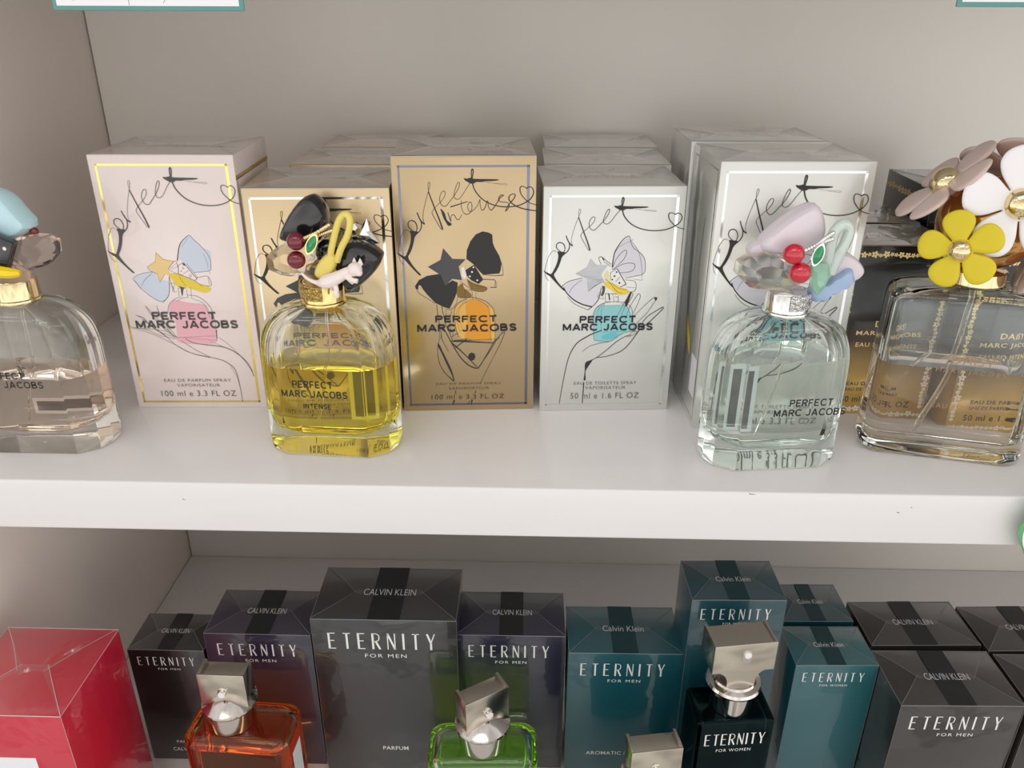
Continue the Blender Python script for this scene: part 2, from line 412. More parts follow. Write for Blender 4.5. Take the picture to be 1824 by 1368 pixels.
PRINTED_WORDS = ('PERFECT', 'MARC JACOBS', 'EAU DE PARFUM SPRAY', 'VAPORI' + 'SATEUR', '100 ml e 3.3 FL OZ', 'EAU DE TOILETTE SPRAY', '50 ml e 1.6 FL OZ')
PAINT = dict(k='ink_black', black='ink_black', greyk='ink_grey', white='print_white', foil='foil_star')
def artwork(mb, data, fn, sx=1.0, sy=1.0, ink='ink_black', off0=0.0):
    k = off0
    for kind, a, q in data:
        P = [(q[i] / 10 * sx, q[i + 1] / 10 * sy) for i in range(0, len(q), 2)]
        k += 0.004
        g = lambda u, v, k=k: fn(u, v, k)
        if kind == 'p':
            m = PAINT.get(a, 'paint_' + a)
            if m == 'ink_black': m = ink
            cc = P if a in ('foil', 'star', 'grey', 'white', 'black') else smooth_line(P + [P[0]], per=3)[:-1]
            mb.add([g(*p) for p in cc], [list(range(len(cc)))], m)
        elif kind == 't':
            pass
        else:
            ws = [w / 10 * sx for w in a]
            if kind == 's': P = smooth_line(P)
            ribbon(mb, P, ws[0], ws[-1], g, ink)
def fnt(d, H):      # surface maps of a carton w x d x H: front, top, left and right faces
    return (lambda u, v, o=0.0: (u, -d / 2 - 0.10 - o, v))
D_PERFECT=[
 ["s",[2.1],[-341,1206,-357,1212,-371,1201,-389,1165,-401,1120,-408,1081,-407,1047,-399,1019,-381,999]],
 ["p","k",[-336,1206,-325,1206,-309,1204,-287,1200,-279,1197,-296,1181,-307,1164,-314,1136,-324,1103,-339,1069,-352,1047,-347,1027,-329,995,-306,963,-280,933,-288,930,-317,961,-348,998,-374,1030,-395,1047,-413,1067,-416,1073,-403,1064,-384,1053,-368,1050,-352,1081,-337,1120,-329,1159,-329,1186]],
 ["s",[4.8],[-311,1202,-332,1220,-342,1239,-336,1262,-315,1268,-297,1255,-289,1230,-294,1205,-306,1197]],
 ["s",[4.8,7.0],[-285,1316,-274,1285,-260,1260,-242,1245]],
 ["s",[5.4],[-290,1192,-273,1207,-262,1235,-264,1268]],
 ["s",[2.1],[-242,1245,-250,1268,-251,1295,-243,1339,-225,1403,-205,1466,-202,1489,-209,1493,-214,1472,-211,1437]],
 ["s",[4.8,8.0],[-213,1440,-197,1392,-174,1327,-154,1273,-136,1215]],
 ["s",[2.7],[-135,1208,-150,1223,-171,1262,-191,1300,-195,1319,-182,1338,-159,1362]],
 ["s",[3.2],[-159,1362,-135,1386,-117,1415,-115,1437,-126,1441,-139,1426,-148,1397,-143,1369,-128,1353,-109,1356,-86,1383,-59,1417,-34,1460,-28,1486,-36,1491,-50,1465,-62,1423,-58,1399,-38,1393,-16,1412,11,1454,39,1491]],
 ["s",[6.4],[43,1512,43,1551,48,1568,54,1559,51,1533,45,1506]],
 ["p","k",[-3,1516,15,1513,29,1516,42,1518,58,1512,111,1510,196,1508,200,1503,174,1499,121,1497,105,1493,71,1493,57,1485,36,1485,15,1497,4,1504]],
 ["s",[1.1],[111,1496,174,1485,246,1483,244,1475,185,1483,132,1492]],
 ["s",[6.4,3.8],[47,1491,59,1451,80,1419,109,1390,147,1368,195,1352,249,1346,303,1350,346,1363,389,1389,410,1424,406,1452,388,1464,367,1453]],
 ["s",[4.3],[369,1455,356,1464,337,1466,329,1451,336,1422,357,1395,381,1373,408,1362,434,1356]],
]
D_INTENSE=[
 ["p","k",[-145,1338,-136,1331,-122,1313,-116,1294,-107,1267,-81,1246,-90,1236,-104,1238,-115,1258,-129,1283]],
 ["s",[4.3],[-102,1316,-94,1288,-84,1258]],
 ["s",[3.2],[-84,1258,-84,1288,-72,1302,-60,1293,-50,1275,-33,1275,-18,1304]],
 ["s",[3.2],[-19,1388,-21,1353,-10,1317,10,1303,32,1313,43,1341,40,1371,28,1374,17,1350,27,1321,47,1324,77,1357,91,1392]],
 ["l",[6.4,3.8],[-85,1348,18,1379]],
 ["s",[3.8],[91,1392,93,1352,103,1327,121,1342,136,1383,142,1348,157,1327,180,1351,211,1399,232,1414,217,1416,203,1399,211,1378,249,1373,265,1361,261,1338,243,1319]],
 ["s",[4.3],[243,1319,260,1355,292,1393,301,1417,284,1422,265,1409]],
 ["s",[6.4],[265,1409,265,1388,287,1363,319,1345,368,1330,433,1321]],
]
D_ART_INT=[
 ["p","black",[3,1030,7,1084,30,1140,63,1181,105,1199,140,1192,163,1179,166,1127,178,1096,205,1048,219,1002,213,956,205,936,104,929,82,952,50,993]],
 ["p","black",[-319,859,-292,899,-241,925,-157,938,-126,868,-86,895,-53,879,-60,820,-72,785,-108,711,-147,723,-197,751,-245,805,-267,835,-285,867,-296,863,-300,835,-311,844]],
 ["s",[2.7],[-316,853,-295,814,-252,784,-197,745]],
 ["s",[2.7],[-55,791,-67,743,-94,708,-130,708]],
 ["s",[2.7],[219,1002,226,968,229,925]],
 ["l",[4.4,2.2],[229,925,171,922,104,930]],
 ["p","grey",[-137,1098,-82,1031,-1,1028,-45,982,-27,896,-87,904,-131,861,-156,929,-234,982,-155,1025]],
 ["p","black",[-4,959,50,993,105,897,76,870,31,894,4,924]],
 ["p","white",[-28,977,-12,979,2,913,-13,903,-28,925]],
 ["p","white",[39,977,46,983,52,977,45,970]],
 ["p","white",[29,948,36,955,44,947,36,940]],
 ["p","white",[16,920,22,927,30,920,22,913]],
 ["p","white",[61,894,68,901,75,894,68,887]],
 ["l",[2.2],[22,907,67,930]],
 ["l",[4.4],[104,900,176,895]],
 ["l",[4.4],[180,893,178,846]],
 ["l",[2.2],[168,902,189,878]],
 ["l",[4.9],[148,847,187,846]],
 ["l",[2.2],[189,878,187,846]],
 ["p","brown",[4,901,48,874,129,847,109,819,47,825,17,857]],
 ["p","brown",[-59,849,-25,875,-14,843,27,807,24,781,-55,785]],
 ["s",[2.2],[-41,890,14,848,36,831]],
 ["s",[2.2],[4,901,48,866,126,844]],
 ["l",[2.7],[-9,831,-9,766]],
 ["l",[2.7],[33,848,39,765]],
 ["l",[2.2],[-21,784,27,783]],
 ["l",[2.2],[58,818,60,753]],
 ["l",[2.2],[-12,831,33,831]],
 ["p","amber",[-80,690,-56,737,-5,751,-4,664,3,573,-12,512,-50,522,-76,605]],
 ["p","orange",[-4,664,-6,748,46,771,102,748,136,713,147,662,152,506,-14,511,3,573]],
 ["p","amber",[131,728,167,692,175,509,152,509,147,662]],
 ["s",[2.7],[-79,659,-76,713,-44,755,1,772]],
 ["s",[2.7],[30,783,69,777,125,752,159,716,174,668,176,484]],
 ["s",[1.6],[-49,562,-64,629,-62,695,-33,737,1,754]],
 ["s",[1.6],[-31,574,-52,665,-39,725,-5,754]],
 ["s",[1.6],[69,768,122,732,142,686,149,506]],
 ["s",[2.2],[-55,519,-71,574,-78,659]],
 ["l",[3.8,2.2],[-108,492,175,504]],
 ["l",[3.3,1.6],[-94,490,170,474]],
 ["l",[1.6],[-49,565,175,552]],
 ["s",[3.3,2.2],[-189,739,-183,667,-171,576,-164,527,-174,508]],
 ["s",[3.3,2.2],[-158,727,-139,618,-112,544,-96,488]],
 ["s",[2.2],[-130,708,-136,618]],
 ["s",[2.2],[-97,702,-109,617,-106,556]],
 ["l",[2.7],[-108,489,8,511]],
 ["l",[2.2],[-112,544,-71,586]],
 ["l",[2.2],[-107,519,-55,549]],
 ["l",[2.2],[-96,501,-89,562]],
 ["s",[2.1,3.2],[-176,561,-179,510,-192,453,-192,378,-177,320,-147,266,-97,212]],
 ["p","k",[-191,482,-177,461,-163,424,-133,354,-108,289,-92,221,-97,215,-106,254,-137,331,-174,424,-189,453]],
 ["s",[2.1],[-170,538,-158,493,-123,417]],
 ["s",[5.3],[-143,566,-103,480,-73,422,-37,364,6,322,43,303,66,302]],
 ["s",[4.8,2.6],[65,301,97,350,141,430,173,490,205,510]],
 ["s",[7.4,3.2],[-103,480,-62,442,-4,381,59,307]],
 ["l",[3.7,2.1],[-87,497,169,477]],
 ["l",[2.1],[75,190,173,395]],
 ["s",[2.6],[173,395,210,470,234,532,237,550,216,538,179,484,146,425,108,367,67,305]],
 ["p","black",[26,409,42,403,49,383,41,364,25,356,9,364,1,384,10,404]],
 ["l",[4.8],[-80,446,-7,504]],
 ["l",[5.3],[-86,143,-84,119]],
 ["l",[3.7],[49,140,42,124]],
 ["l",[9.0,5.3],[-96,73,-105,42]],
 ["l",[7.9,4.2],[23,74,15,39]],
 ["l",[3.2],[12,71,-7,42]],
]
T_INT=[
 ["t",0,[-196,622,186,663]],
 ["t",1,[-314,560,310,604]],
 ["t",2,[-211,187,215,199]],
 ["t",3,[-131,153,135,167]],
 ["t",4,[-245,83,234,113]],
]
D_ART_SIL=[
 ["p","lilac",[16,976,12,1049,36,1106,71,1161,98,1175,116,1144,165,1077,197,1042,210,997,202,937,92,910,56,952]],
 ["p","lilac",[-292,857,-253,886,-176,908,-145,896,-135,850,-57,878,-55,825,-70,778,-107,728,-170,744,-233,783]],
 ["s",[2.7,6.5],[98,1176,71,1161,41,1121,15,1066,7,981]],
 ["s",[3.3],[98,1176,107,1161,112,1133,133,1099,165,1077,196,1045,211,997,205,940,147,922,92,910]],
 ["s",[3.3],[5,964,29,1032,70,1082,88,1083,88,1060,71,1026,42,995,11,964]],
 ["s",[3.3],[16,964,64,997,119,1006,145,995,139,963,106,949,56,945]],
 ["s",[1.6],[11,1061,47,1111,111,1144,126,1155]],
 ["s",[2.2],[110,1147,161,1082,187,991,195,916]],
 ["s",[1.6],[193,911,195,896,143,905]],
 ["l",[2.7],[-305,857,-294,863]],
 ["s",[3.3],[-305,857,-259,891,-176,914]],
 ["s",[5.4,8.7],[-290,854,-268,816,-224,773,-170,743,-106,725]],
 ["s",[4.9],[-106,725,-69,773,-55,849]],
 ["s",[2.7],[-264,792,-215,744,-132,705]],
 ["l",[4.9],[-132,705,-106,725]],
 ["s",[2.2],[-254,816,-230,859,-176,902]],
 ["s",[3.3],[-63,999,-79,1036,-71,1046,-57,1043,-25,1016,1,999]],
 ["l",[7.6],[-57,1039,-45,1022]],
 ["l",[3.3],[-47,1016,-2,986]],
 ["p","foil",[-129,1036,-91,995,-21,993,-60,933,-33,884,-91,868,-137,833,-146,908,-220,940,-152,980]],
 ["s",[3.3],[-136,826,-96,861,-58,884]],
 ["p","white",[0,947,38,970,95,881,73,852,38,877,3,895]],
 ["l",[6.5],[38,970,99,871]],
 ["l",[2.7],[0,947,38,970]],
 ["l",[2.7],[-2,947,3,895]],
 ["l",[5.4],[64,854,100,871]],
 ["p","black",[29,950,35,956,42,950,36,943]],
 ["p","black",[17,924,24,931,31,924,24,917]],
 ["p","black",[5,902,11,908,17,902,12,896]],
 ["p","black",[49,880,56,888,64,880,57,872]],
 ["l",[3.3],[32,888,58,918]],
 ["p","cream",[-39,930,-20,959,-3,883,-30,889]],
 ["p","yellow",[-42,878,-2,886,62,852,108,837,116,812,82,802,36,812,6,837,-27,854]],
 ["s",[2.7],[-31,907,-1,878,46,824,81,812]],
 ["s",[2.2],[4,883,51,848,111,833]],
 ["s",[2.2],[90,899,149,891,163,859,154,826,109,821]],
 ["s",[1.6],[101,853,158,847]],
 ["p","greyk",[-51,861,-31,855,-36,808,-54,796,-47,831]],
 ["s",[1.6],[-76,796,-60,820,-36,778,-76,790,-48,808]],
 ["l",[2.7],[-26,813,-24,760]],
 ["l",[3.3],[54,798,57,758]],
 ["l",[2.7],[-26,812,47,808]],
 ["l",[2.2],[19,813,31,754]],
 ["l",[9.8],[-6,809,3,769]],
 ["l",[2.2],[31,789,54,789]],
 ["l",[2.2],[-23,757,56,759]],
 ["p","teal",[-92,671,-88,707,-67,728,-34,733,103,732,134,693,153,656,164,577,103,547,41,506,-80,500]],
 ["p","teald",[-35,530,4,548,50,554,69,532,35,508,-28,507]],
 ["s",[2.2],[-84,500,-93,611,-95,683,-70,728,-23,753,11,755]],
 ["s",[2.2],[45,757,102,750,141,717,155,668,159,632]],
 ["s",[1.6],[-70,665,-69,701,-45,737,-23,748]],
 ["s",[1.6],[-42,561,-48,671,-44,713,-28,742]],
 ["s",[1.6],[74,747,115,723,135,675,142,608]],
 ["l",[2.7],[-84,500,13,491]],
 ["l",[1.6],[-36,555,125,562]],
 ["s",[3.4,6.3],[-295,55,-275,206,-250,354,-225,429,-189,485,-138,521,-93,546,-37,569]],
 ["s",[2.3],[-155,421,-113,459,-44,480,25,495,80,537,125,555,182,564]],
 ["s",[4.0,6.3],[-142,54,-139,126,-138,204]],
 ["p","k",[-140,224,-127,224,-130,282,-116,314,-86,367,-100,361,-133,343,-134,282]],
 ["s",[3.4],[-91,363,-63,380,-7,425,60,488,116,524,153,533]],
 ["s",[4.0],[-63,380,-5,387,58,406,109,434,153,487,205,567,275,633,339,704,343,720,324,710,253,662,219,618]],
 ["s",[2.3],[148,644,207,712,265,771,287,785,300,779,286,755,243,681,190,622,163,579]],
 ["p","k",[281,783,300,779,294,762,287,771]],
 ["s",[2.3],[108,641,127,710,157,772,180,807,194,796,185,757,157,680]],
 ["s",[2.3],[30,618,71,699,101,761,137,813,145,799,124,755,103,731,74,641]],
 ["p","k",[99,749,121,805,137,820,112,725]],
 ["s",[2.3],[128,518,160,555,183,559,190,551,139,520]],
]
T_SIL=[
 ["t",0,[-177,620,173,663]],
 ["t",1,[-284,569,284,612]],
 ["t",5,[-202,190,209,210]],
 ["t",3,[-127,156,140,177]],
 ["t",6,[-223,89,231,129]],
]
D_ART_PINK=[
 ["p","blue",[8,1018,31,1103,66,1147,93,1167,115,1147,161,1091,206,1063,202,1006,188,949,90,932,44,990]],
 ["p","blue",[-302,889,-234,927,-160,933,-145,892,-77,869,-91,792,-140,739,-206,775,-258,828]],
 ["s",[2.7,6.4],[93,1167,56,1139,24,1097,-3,1007]],
 ["s",[2.7],[93,1167,103,1161,114,1143,147,1108,183,1058,200,1012,196,975,184,943,85,932]],
 ["s",[1.6],[41,1097,82,1145]],
 ["s",[1.6],[161,1058,178,995,175,955]],
 ["l",[1.6],[184,943,183,923]],
 ["s",[2.1],[-302,889,-258,918,-188,934,-157,933]],
 ["l",[4.8],[-292,886,-258,828]],
 ["s",[2.7],[-258,828,-211,781,-155,745,-120,755]],
 ["s",[2.1],[-252,846,-218,892,-172,927]],
 ["s",[3.2],[-72,903,-91,792,-140,734]],
 ["p","star",[-126,1058,-88,1015,-26,1004,-66,961,-66,915,-95,921,-133,867,-142,927,-195,967,-137,1004]],
 ["l",[2.1],[-126,1058,-88,1015]],
 ["l",[2.1],[-88,1015,-26,1004]],
 ["l",[2.1],[-126,1058,-137,1004]],
 ["l",[2.1],[-137,1004,-195,967]],
 ["s",[2.1],[-195,967,-180,944,-140,924]],
 ["l",[2.1],[-133,869,-96,920]],
 ["l",[2.1],[-142,924,-133,869]],
 ["p","yellow",[-72,927,-12,921,55,886,117,856,178,830,139,800,72,820,24,836,-26,839,-52,880]],
 ["s",[2.1],[-12,921,51,897,92,871,126,839]],
 ["s",[2.1],[-12,921,3,880,25,845]],
 ["s",[2.1],[-69,915,-66,868,-54,810]],
 ["s",[2.1],[96,897,167,908,183,856,157,845,112,856]],
 ["l",[2.1],[170,906,170,856]],
 ["l",[2.7],[-2,978,32,996]],
 ["l",[4.3],[32,996,99,891]],
 ["l",[2.1],[50,990,107,897]],
 ["l",[2.7],[-2,978,-11,926]],
 ["l",[2.1],[-11,926,82,879]],
 ["l",[3.2],[82,879,99,891]],
 ["l",[2.1],[18,923,55,945]],
 ["s",[1.6],[26,966,30,960,24,954,20,960,26,966]],
 ["s",[1.6],[64,922,70,913,60,903,54,913,64,922]],
 ["p","greyk",[6,943,14,943,9,937]],
 ["p","greyk",[23,992,43,984,34,975]],
 ["s",[2.1],[-68,953,-14,1007,-11,926,-63,950]],
 ["s",[1.6],[-56,955,-14,990]],
 ["s",[1.6],[-46,950,-8,972]],
 ["p","greyk",[-25,845,18,832,5,826,-9,780,-13,810,-12,830]],
 ["l",[2.1],[-28,833,-30,777]],
 ["l",[2.1],[22,824,22,774]],
 ["l",[2.1],[51,839,47,762]],
 ["l",[1.6],[-28,830,23,832]],
 ["l",[1.6],[-69,851,-54,810]],
 ["s",[1.6],[-79,857,-44,863,-65,810,-37,810]],
 ["p","pink",[-102,727,-64,751,24,732,124,720,139,672,155,593,165,507,132,460,-68,464,-86,508,-80,624,-107,667]],
 ["s",[2.1],[-120,667,-103,721,-56,762,-15,774]],
 ["s",[2.1],[21,785,77,780,127,744,159,690,166,623,170,538]],
 ["s",[1.6],[-54,742,-16,765,30,771]],
 ["s",[1.6],[51,762,114,732,133,672,138,630]],
 ["l",[2.1],[-84,501,166,514]],
 ["l",[1.6],[-72,504,161,481]],
 ["l",[5.9],[167,550,164,494]],
 ["l",[1.6],[164,494,160,481]],
 ["s",[2.7],[-253,715,-215,637,-146,545,-82,498]],
 ["s",[2.1],[-247,709,-189,625,-107,504]],
 ["s",[2.1],[-181,721,-172,655,-139,582,-88,500]],
 ["s",[1.6],[-181,697,-133,551,-102,501]],
 ["s",[2.7],[-325,655,-280,626,-228,570,-158,508]],
 ["s",[2.1],[-310,649,-278,637,-264,603,-292,625]],
 ["s",[1.6],[-378,576,-303,564,-218,557,-147,542]],
 ["s",[1.6],[-271,613,-203,545,-90,501]],
 ["s",[1.7],[-371,568,-279,541,-189,498,-105,448,-32,403]],
 ["s",[1.7],[-360,569,-271,554,-197,516,-86,491]],
 ["s",[2.3],[-228,569,-158,510,-115,457,-54,410]],
 ["s",[2.3,4.6],[-54,410,12,384,102,363]],
 ["s",[3.4],[102,363,170,345,223,312,253,267,264,183]],
 ["s",[2.8],[264,183,267,111,267,41]],
 ["s",[2.3],[-70,485,6,422,102,365]],
 ["s",[4.0],[-39,497,8,466,81,452,161,442,222,426,281,388,327,337,354,281,365,229]],
 ["s",[1.7],[176,503,232,453,302,367,344,293,364,242]],
 ["s",[1.7],[114,478,195,440]],
 ["s",[1.7],[222,304,255,223,263,157]],
]
T_PINK=[
 ["t",0,[-217,625,180,673]],
 ["t",1,[-331,567,307,616]],
 ["t",2,[-224,190,212,211]],
 ["t",3,[-146,155,136,176]],
 ["t",4,[-258,86,232,126]],
]

# ------------------------------------------------------------------ the cabinet
def slab(name, x0, x1, y0, y1, z0, z1, mat, bev=0.0006):
    mb = MB(); mb.box(x0, x1, y0, y1, z0, z1, mat, bev)
    o = mb.build(name, scale=1.0); o['kind'] = 'structure'; return o
XL, YB = -0.359, 0.3165
slab('wall_left', XL - 0.018, XL, 0.0, YB + 0.03, -0.60, 0.62, 'side_laminate')
slab('wall_back', XL + 0.0011, 0.95, YB, YB + 0.012, -0.60, 0.62, 'wall_laminate')
slab('wall_right', 0.95, 0.968, 0.0, YB + 0.03, -0.60, 0.62, 'side_laminate')
slab('gap_backing_1', XL - 0.001, XL + 0.006, YB + 0.013, YB + 0.02, -0.60, 0.62, 'dark_gap')  # dark strip added behind the corner slit, its shade put into the colour
slab('floor', -3.5, 3.5, -3.2, 0.6, -1.27, -1.25, 'floor_tile')
def shelf(name, y0, z0, z1, label):
    mb = MB(); mb.box(XL + 0.0002, 0.9498, y0, YB - 0.0003, z0, z1, 'white_laminate', 0.0014, 3)
    return tag(mb.build(name, scale=1.0), label, 'shelf')
SHELF = shelf('shelf_board', 0.0, -0.0326, 0.0, 'white laminate shelf board with thick front edge under the wrapped pale cartons')
mb = MB()
for x, z, L in ((122, -1.2, 3.4), (205, -11.5, 1.6), (-196, -11, 1.6), (212, -8, .8)):
    ribbon(mb, smooth_line([(x, z + .3), (x + L * .5, z), (x + L, z - .4 * (L < 3))]), .45, .2, lambda u, v: (u, -.06, v), 'ink_soft')
mb.build('scuff_marks', SHELF)
shelf('shelf_board', 0.0, 0.2585, 0.291, 'white shelf board above, carrying the teal bordered cards on its front edge')
shelf('shelf_board', -0.085, -0.322, -0.2909, 'white lower shelf board under the dark and red cartons')

def price_card(label, x0, x1, z0, z1, marks):
    t = thing('price_card', label, 'price card', ((x0 + x1) / 2, -0.0016, z0))
    w = (x1 - x0) * 500; h = (z1 - z0) * 1000
    mb = MB(); mb.box(-w, w, 0, 1.4, 0, h, 'card_teal', 0.5); mb.build('border', t)
    mb = MB(); mb.box(-w + 2.0, w - 2.0, -0.25, -0.02, 1.9, h - 2.0, 'card_white', 0.08); mb.build('paper', t)
    mb = MB()
    fn = lambda u, v: (u, -0.32, v)
    marks(mb, w, fn); mb.build('print', t)
def marks_a(mb, w, fn):
    ribbon(mb, [(-8, 2.2), (-8, 20)], .5, .5, fn, 'card_grey')
    ribbon(mb, smooth_line([(7, 3), (9, 5.5), (12, 7.5), (16, 8), (19, 7.2)]), .35, .35, fn, 'card_grey')
    for i in range(5):
        ribbon(mb, smooth_line([(-w + 7 + i * .7, 5.6), (-w + 9.5 + i * .8, 4.3 + i * .3), (-w + 13 + i * .3, 5.4 + i * .8)]), .7, .3, fn, 'card_teal')
def marks_b(mb, w, fn):
    ribbon(mb, [(-w + 30, 4), (-w + 30, 20)], .4, .4, fn, 'card_grey')
price_card('white price card with teal border hanging above the pink carton', -0.2095, -0.1258, 0.2412, 0.285, marks_a)
price_card('white price card with teal border hanging at the top above the flower capped bottle', 0.178, 0.262, 0.2440, 0.288, marks_b)

t = thing('shelf_tag', 'green angular shelf tag with white disc on the white shelf front edge', 'shelf tag', (0.3155, -0.009, -0.0165))
mb = MB()
R6 = [(-48, 0), (-34, 38), (34, 38), (48, 0), (26, -40), (-26, -40)]
hexa = []
for i in range(6):
    a, b, c = Vector(R6[i - 1]), Vector(R6[i]), Vector(R6[(i + 1) % 6])
    for k in range(7):
        q = k / 6; p0 = b + (a - b) * .09; p2 = b + (c - b) * .09
        hexa.append(tuple(p0 * (1 - q) ** 2 + b * 2 * q * (1 - q) + p2 * q * q))
mb.loft([[(x, y, z) for x, z in hexa] for y in (0, 1.2)], 'tag_green'); mb.build('tag_plate', t)
mb = MB(); mb.loft([[(x * 1.01, y, z * .80) for x, z in [(44 * math.cos(a * math.pi / 32), 38 * math.sin(a * math.pi / 32)) for a in range(64)]] for y in (-0.4, -0.05)], 'tag_white'); mb.build('disc', t)
mb = MB(); mb.box(-12, 12, 1.2, 8.8, -14, 12, 'tag_white', 0.5); mb.build('clip', t)

# ------------------------------------------------------------------ cartons
def carton_root(label, w, d, xl, yfl, rz, z=0.0, group=None):
    a = math.radians(rz)
    cx = xl + w / 2 * math.cos(a) - d / 2 * math.sin(a); cy = yfl + w / 2 * math.sin(a) + d / 2 * math.cos(a)
    return thing('perfume_box', label, 'perfume box', (cx / 1000, cy / 1000, z), rz, group)
def front(d): return lambda u, v, o=0.0: (u, -d / 2 - 0.10 - o, v)
def top(H): return lambda u, v, o=0.0: (u, v, H + 0.12 + o)
def left(w): return lambda u, v, o=0.0: (-w / 2 - 0.10 - o, -u, v)
def rightf(w): return lambda u, v, o=0.0: (w / 2 + 0.10 + o, u, v)
def wrap(t, w, d, H, filmmat, edgemat, seed, crumple=0, inner=.2):
    rng = random.Random(seed)
    mb = MB(); W, D = w / 2 - .2, d / 2 - .2
    a, b = w * inner, d * 0.03
    for z, q in ((.22, [(-W, -D), (-a, -b), (-a, b), (-W, D)]), (.22, [(W, D), (a, b), (a, -b), (W, -D)]),
                 (.45, [(-W, D), (-a * 1.15, -b), (a * 1.15, -b), (W, D)]), (.65, [(-W, -D), (W, -D), (a * 1.1, b * 1.6), (-a * 1.1, b * 1.6)])):
        if z < .3 and filmmat.startswith('dark'): continue
        mb.add([(x, y, H + z) for x, y in q], [[0, 1, 2, 3]], filmmat if z < .3 else filmmat + '_fold')
    fn = lambda u, v: (u, v, H + .75)
    for sx in (-1, 1):
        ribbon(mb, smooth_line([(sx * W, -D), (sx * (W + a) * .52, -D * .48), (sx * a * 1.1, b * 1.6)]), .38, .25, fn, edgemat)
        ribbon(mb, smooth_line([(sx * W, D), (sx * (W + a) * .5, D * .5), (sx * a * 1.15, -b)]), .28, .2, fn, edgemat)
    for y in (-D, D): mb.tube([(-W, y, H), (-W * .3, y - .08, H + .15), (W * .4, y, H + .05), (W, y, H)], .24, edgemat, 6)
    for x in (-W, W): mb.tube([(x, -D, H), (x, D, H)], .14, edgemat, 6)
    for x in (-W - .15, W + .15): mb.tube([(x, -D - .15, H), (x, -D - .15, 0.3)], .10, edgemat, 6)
    for _ in range(crumple * 2):
        x = rng.uniform(-W * .8, W * .8); y = rng.uniform(-D * .8, D * .8); an = rng.uniform(-.5, .5) + (0 if rng.random() < .6 else .8); L = rng.uniform(6, 20)
        P = [(max(-W, min(W, x + L * (s - .5) * math.cos(an))), max(-D, min(D, y + L * (s - .5) * math.sin(an) + math.sin(s * 3) * 1.2))) for s in (0, .35, .7, 1)]
        zz = H + .6
        V = [(p[0], p[1], zz) for p in P] + [(p[0] + .4, min(D, p[1] + rng.uniform(1.0, 4.0)), zz + rng.uniform(.3, 2.3)) for p in P]
        mb.add(V, [[i, i + 1, 5 + i, 4 + i] for i in range(3)], filmmat + '_fold')
    mb.recalc = False
    return mb.build('wrap_fold', t)
def frame(mb, w, H, l, r, tp, bt, th, fn, mat, thr=None):
    x0, x1, z0, z1 = -w / 2 + l, w / 2 - r, bt, H - tp
    thr = thr or th
    for a, b, c, e in ((x0, z0, x0 + th, z1), (x1 - thr, z0, x1, z1), (x0, z0, x1, z0 + th), (x0, z1 - th, x1, z1)):
        mb.add([fn(a, b), fn(c, b), fn(c, e), fn(a, e)], [[0, 1, 2, 3]], mat)
PW = .014
def printed_text(mb, data, sx, sy, fn, heavy, thin):
    for k, s, q in data:
        s = PRINTED_WORDS[s]
        x0, y0, x1, y1 = q[0] / 10 * sx, q[1] / 10 * sy, q[2] / 10 * sx, q[3] / 10 * sy
        big = s in ('PERFECT', 'MARC JACOBS')
        if big: caps(mb, s, x0, y0, x1, y1, lambda u, v: fn(u, v, .40), heavy, .24)
        else: text(mb, s, x0, y0, x1, y1, lambda u, v: fn(u, v, .40), thin, -.008, 1.1)
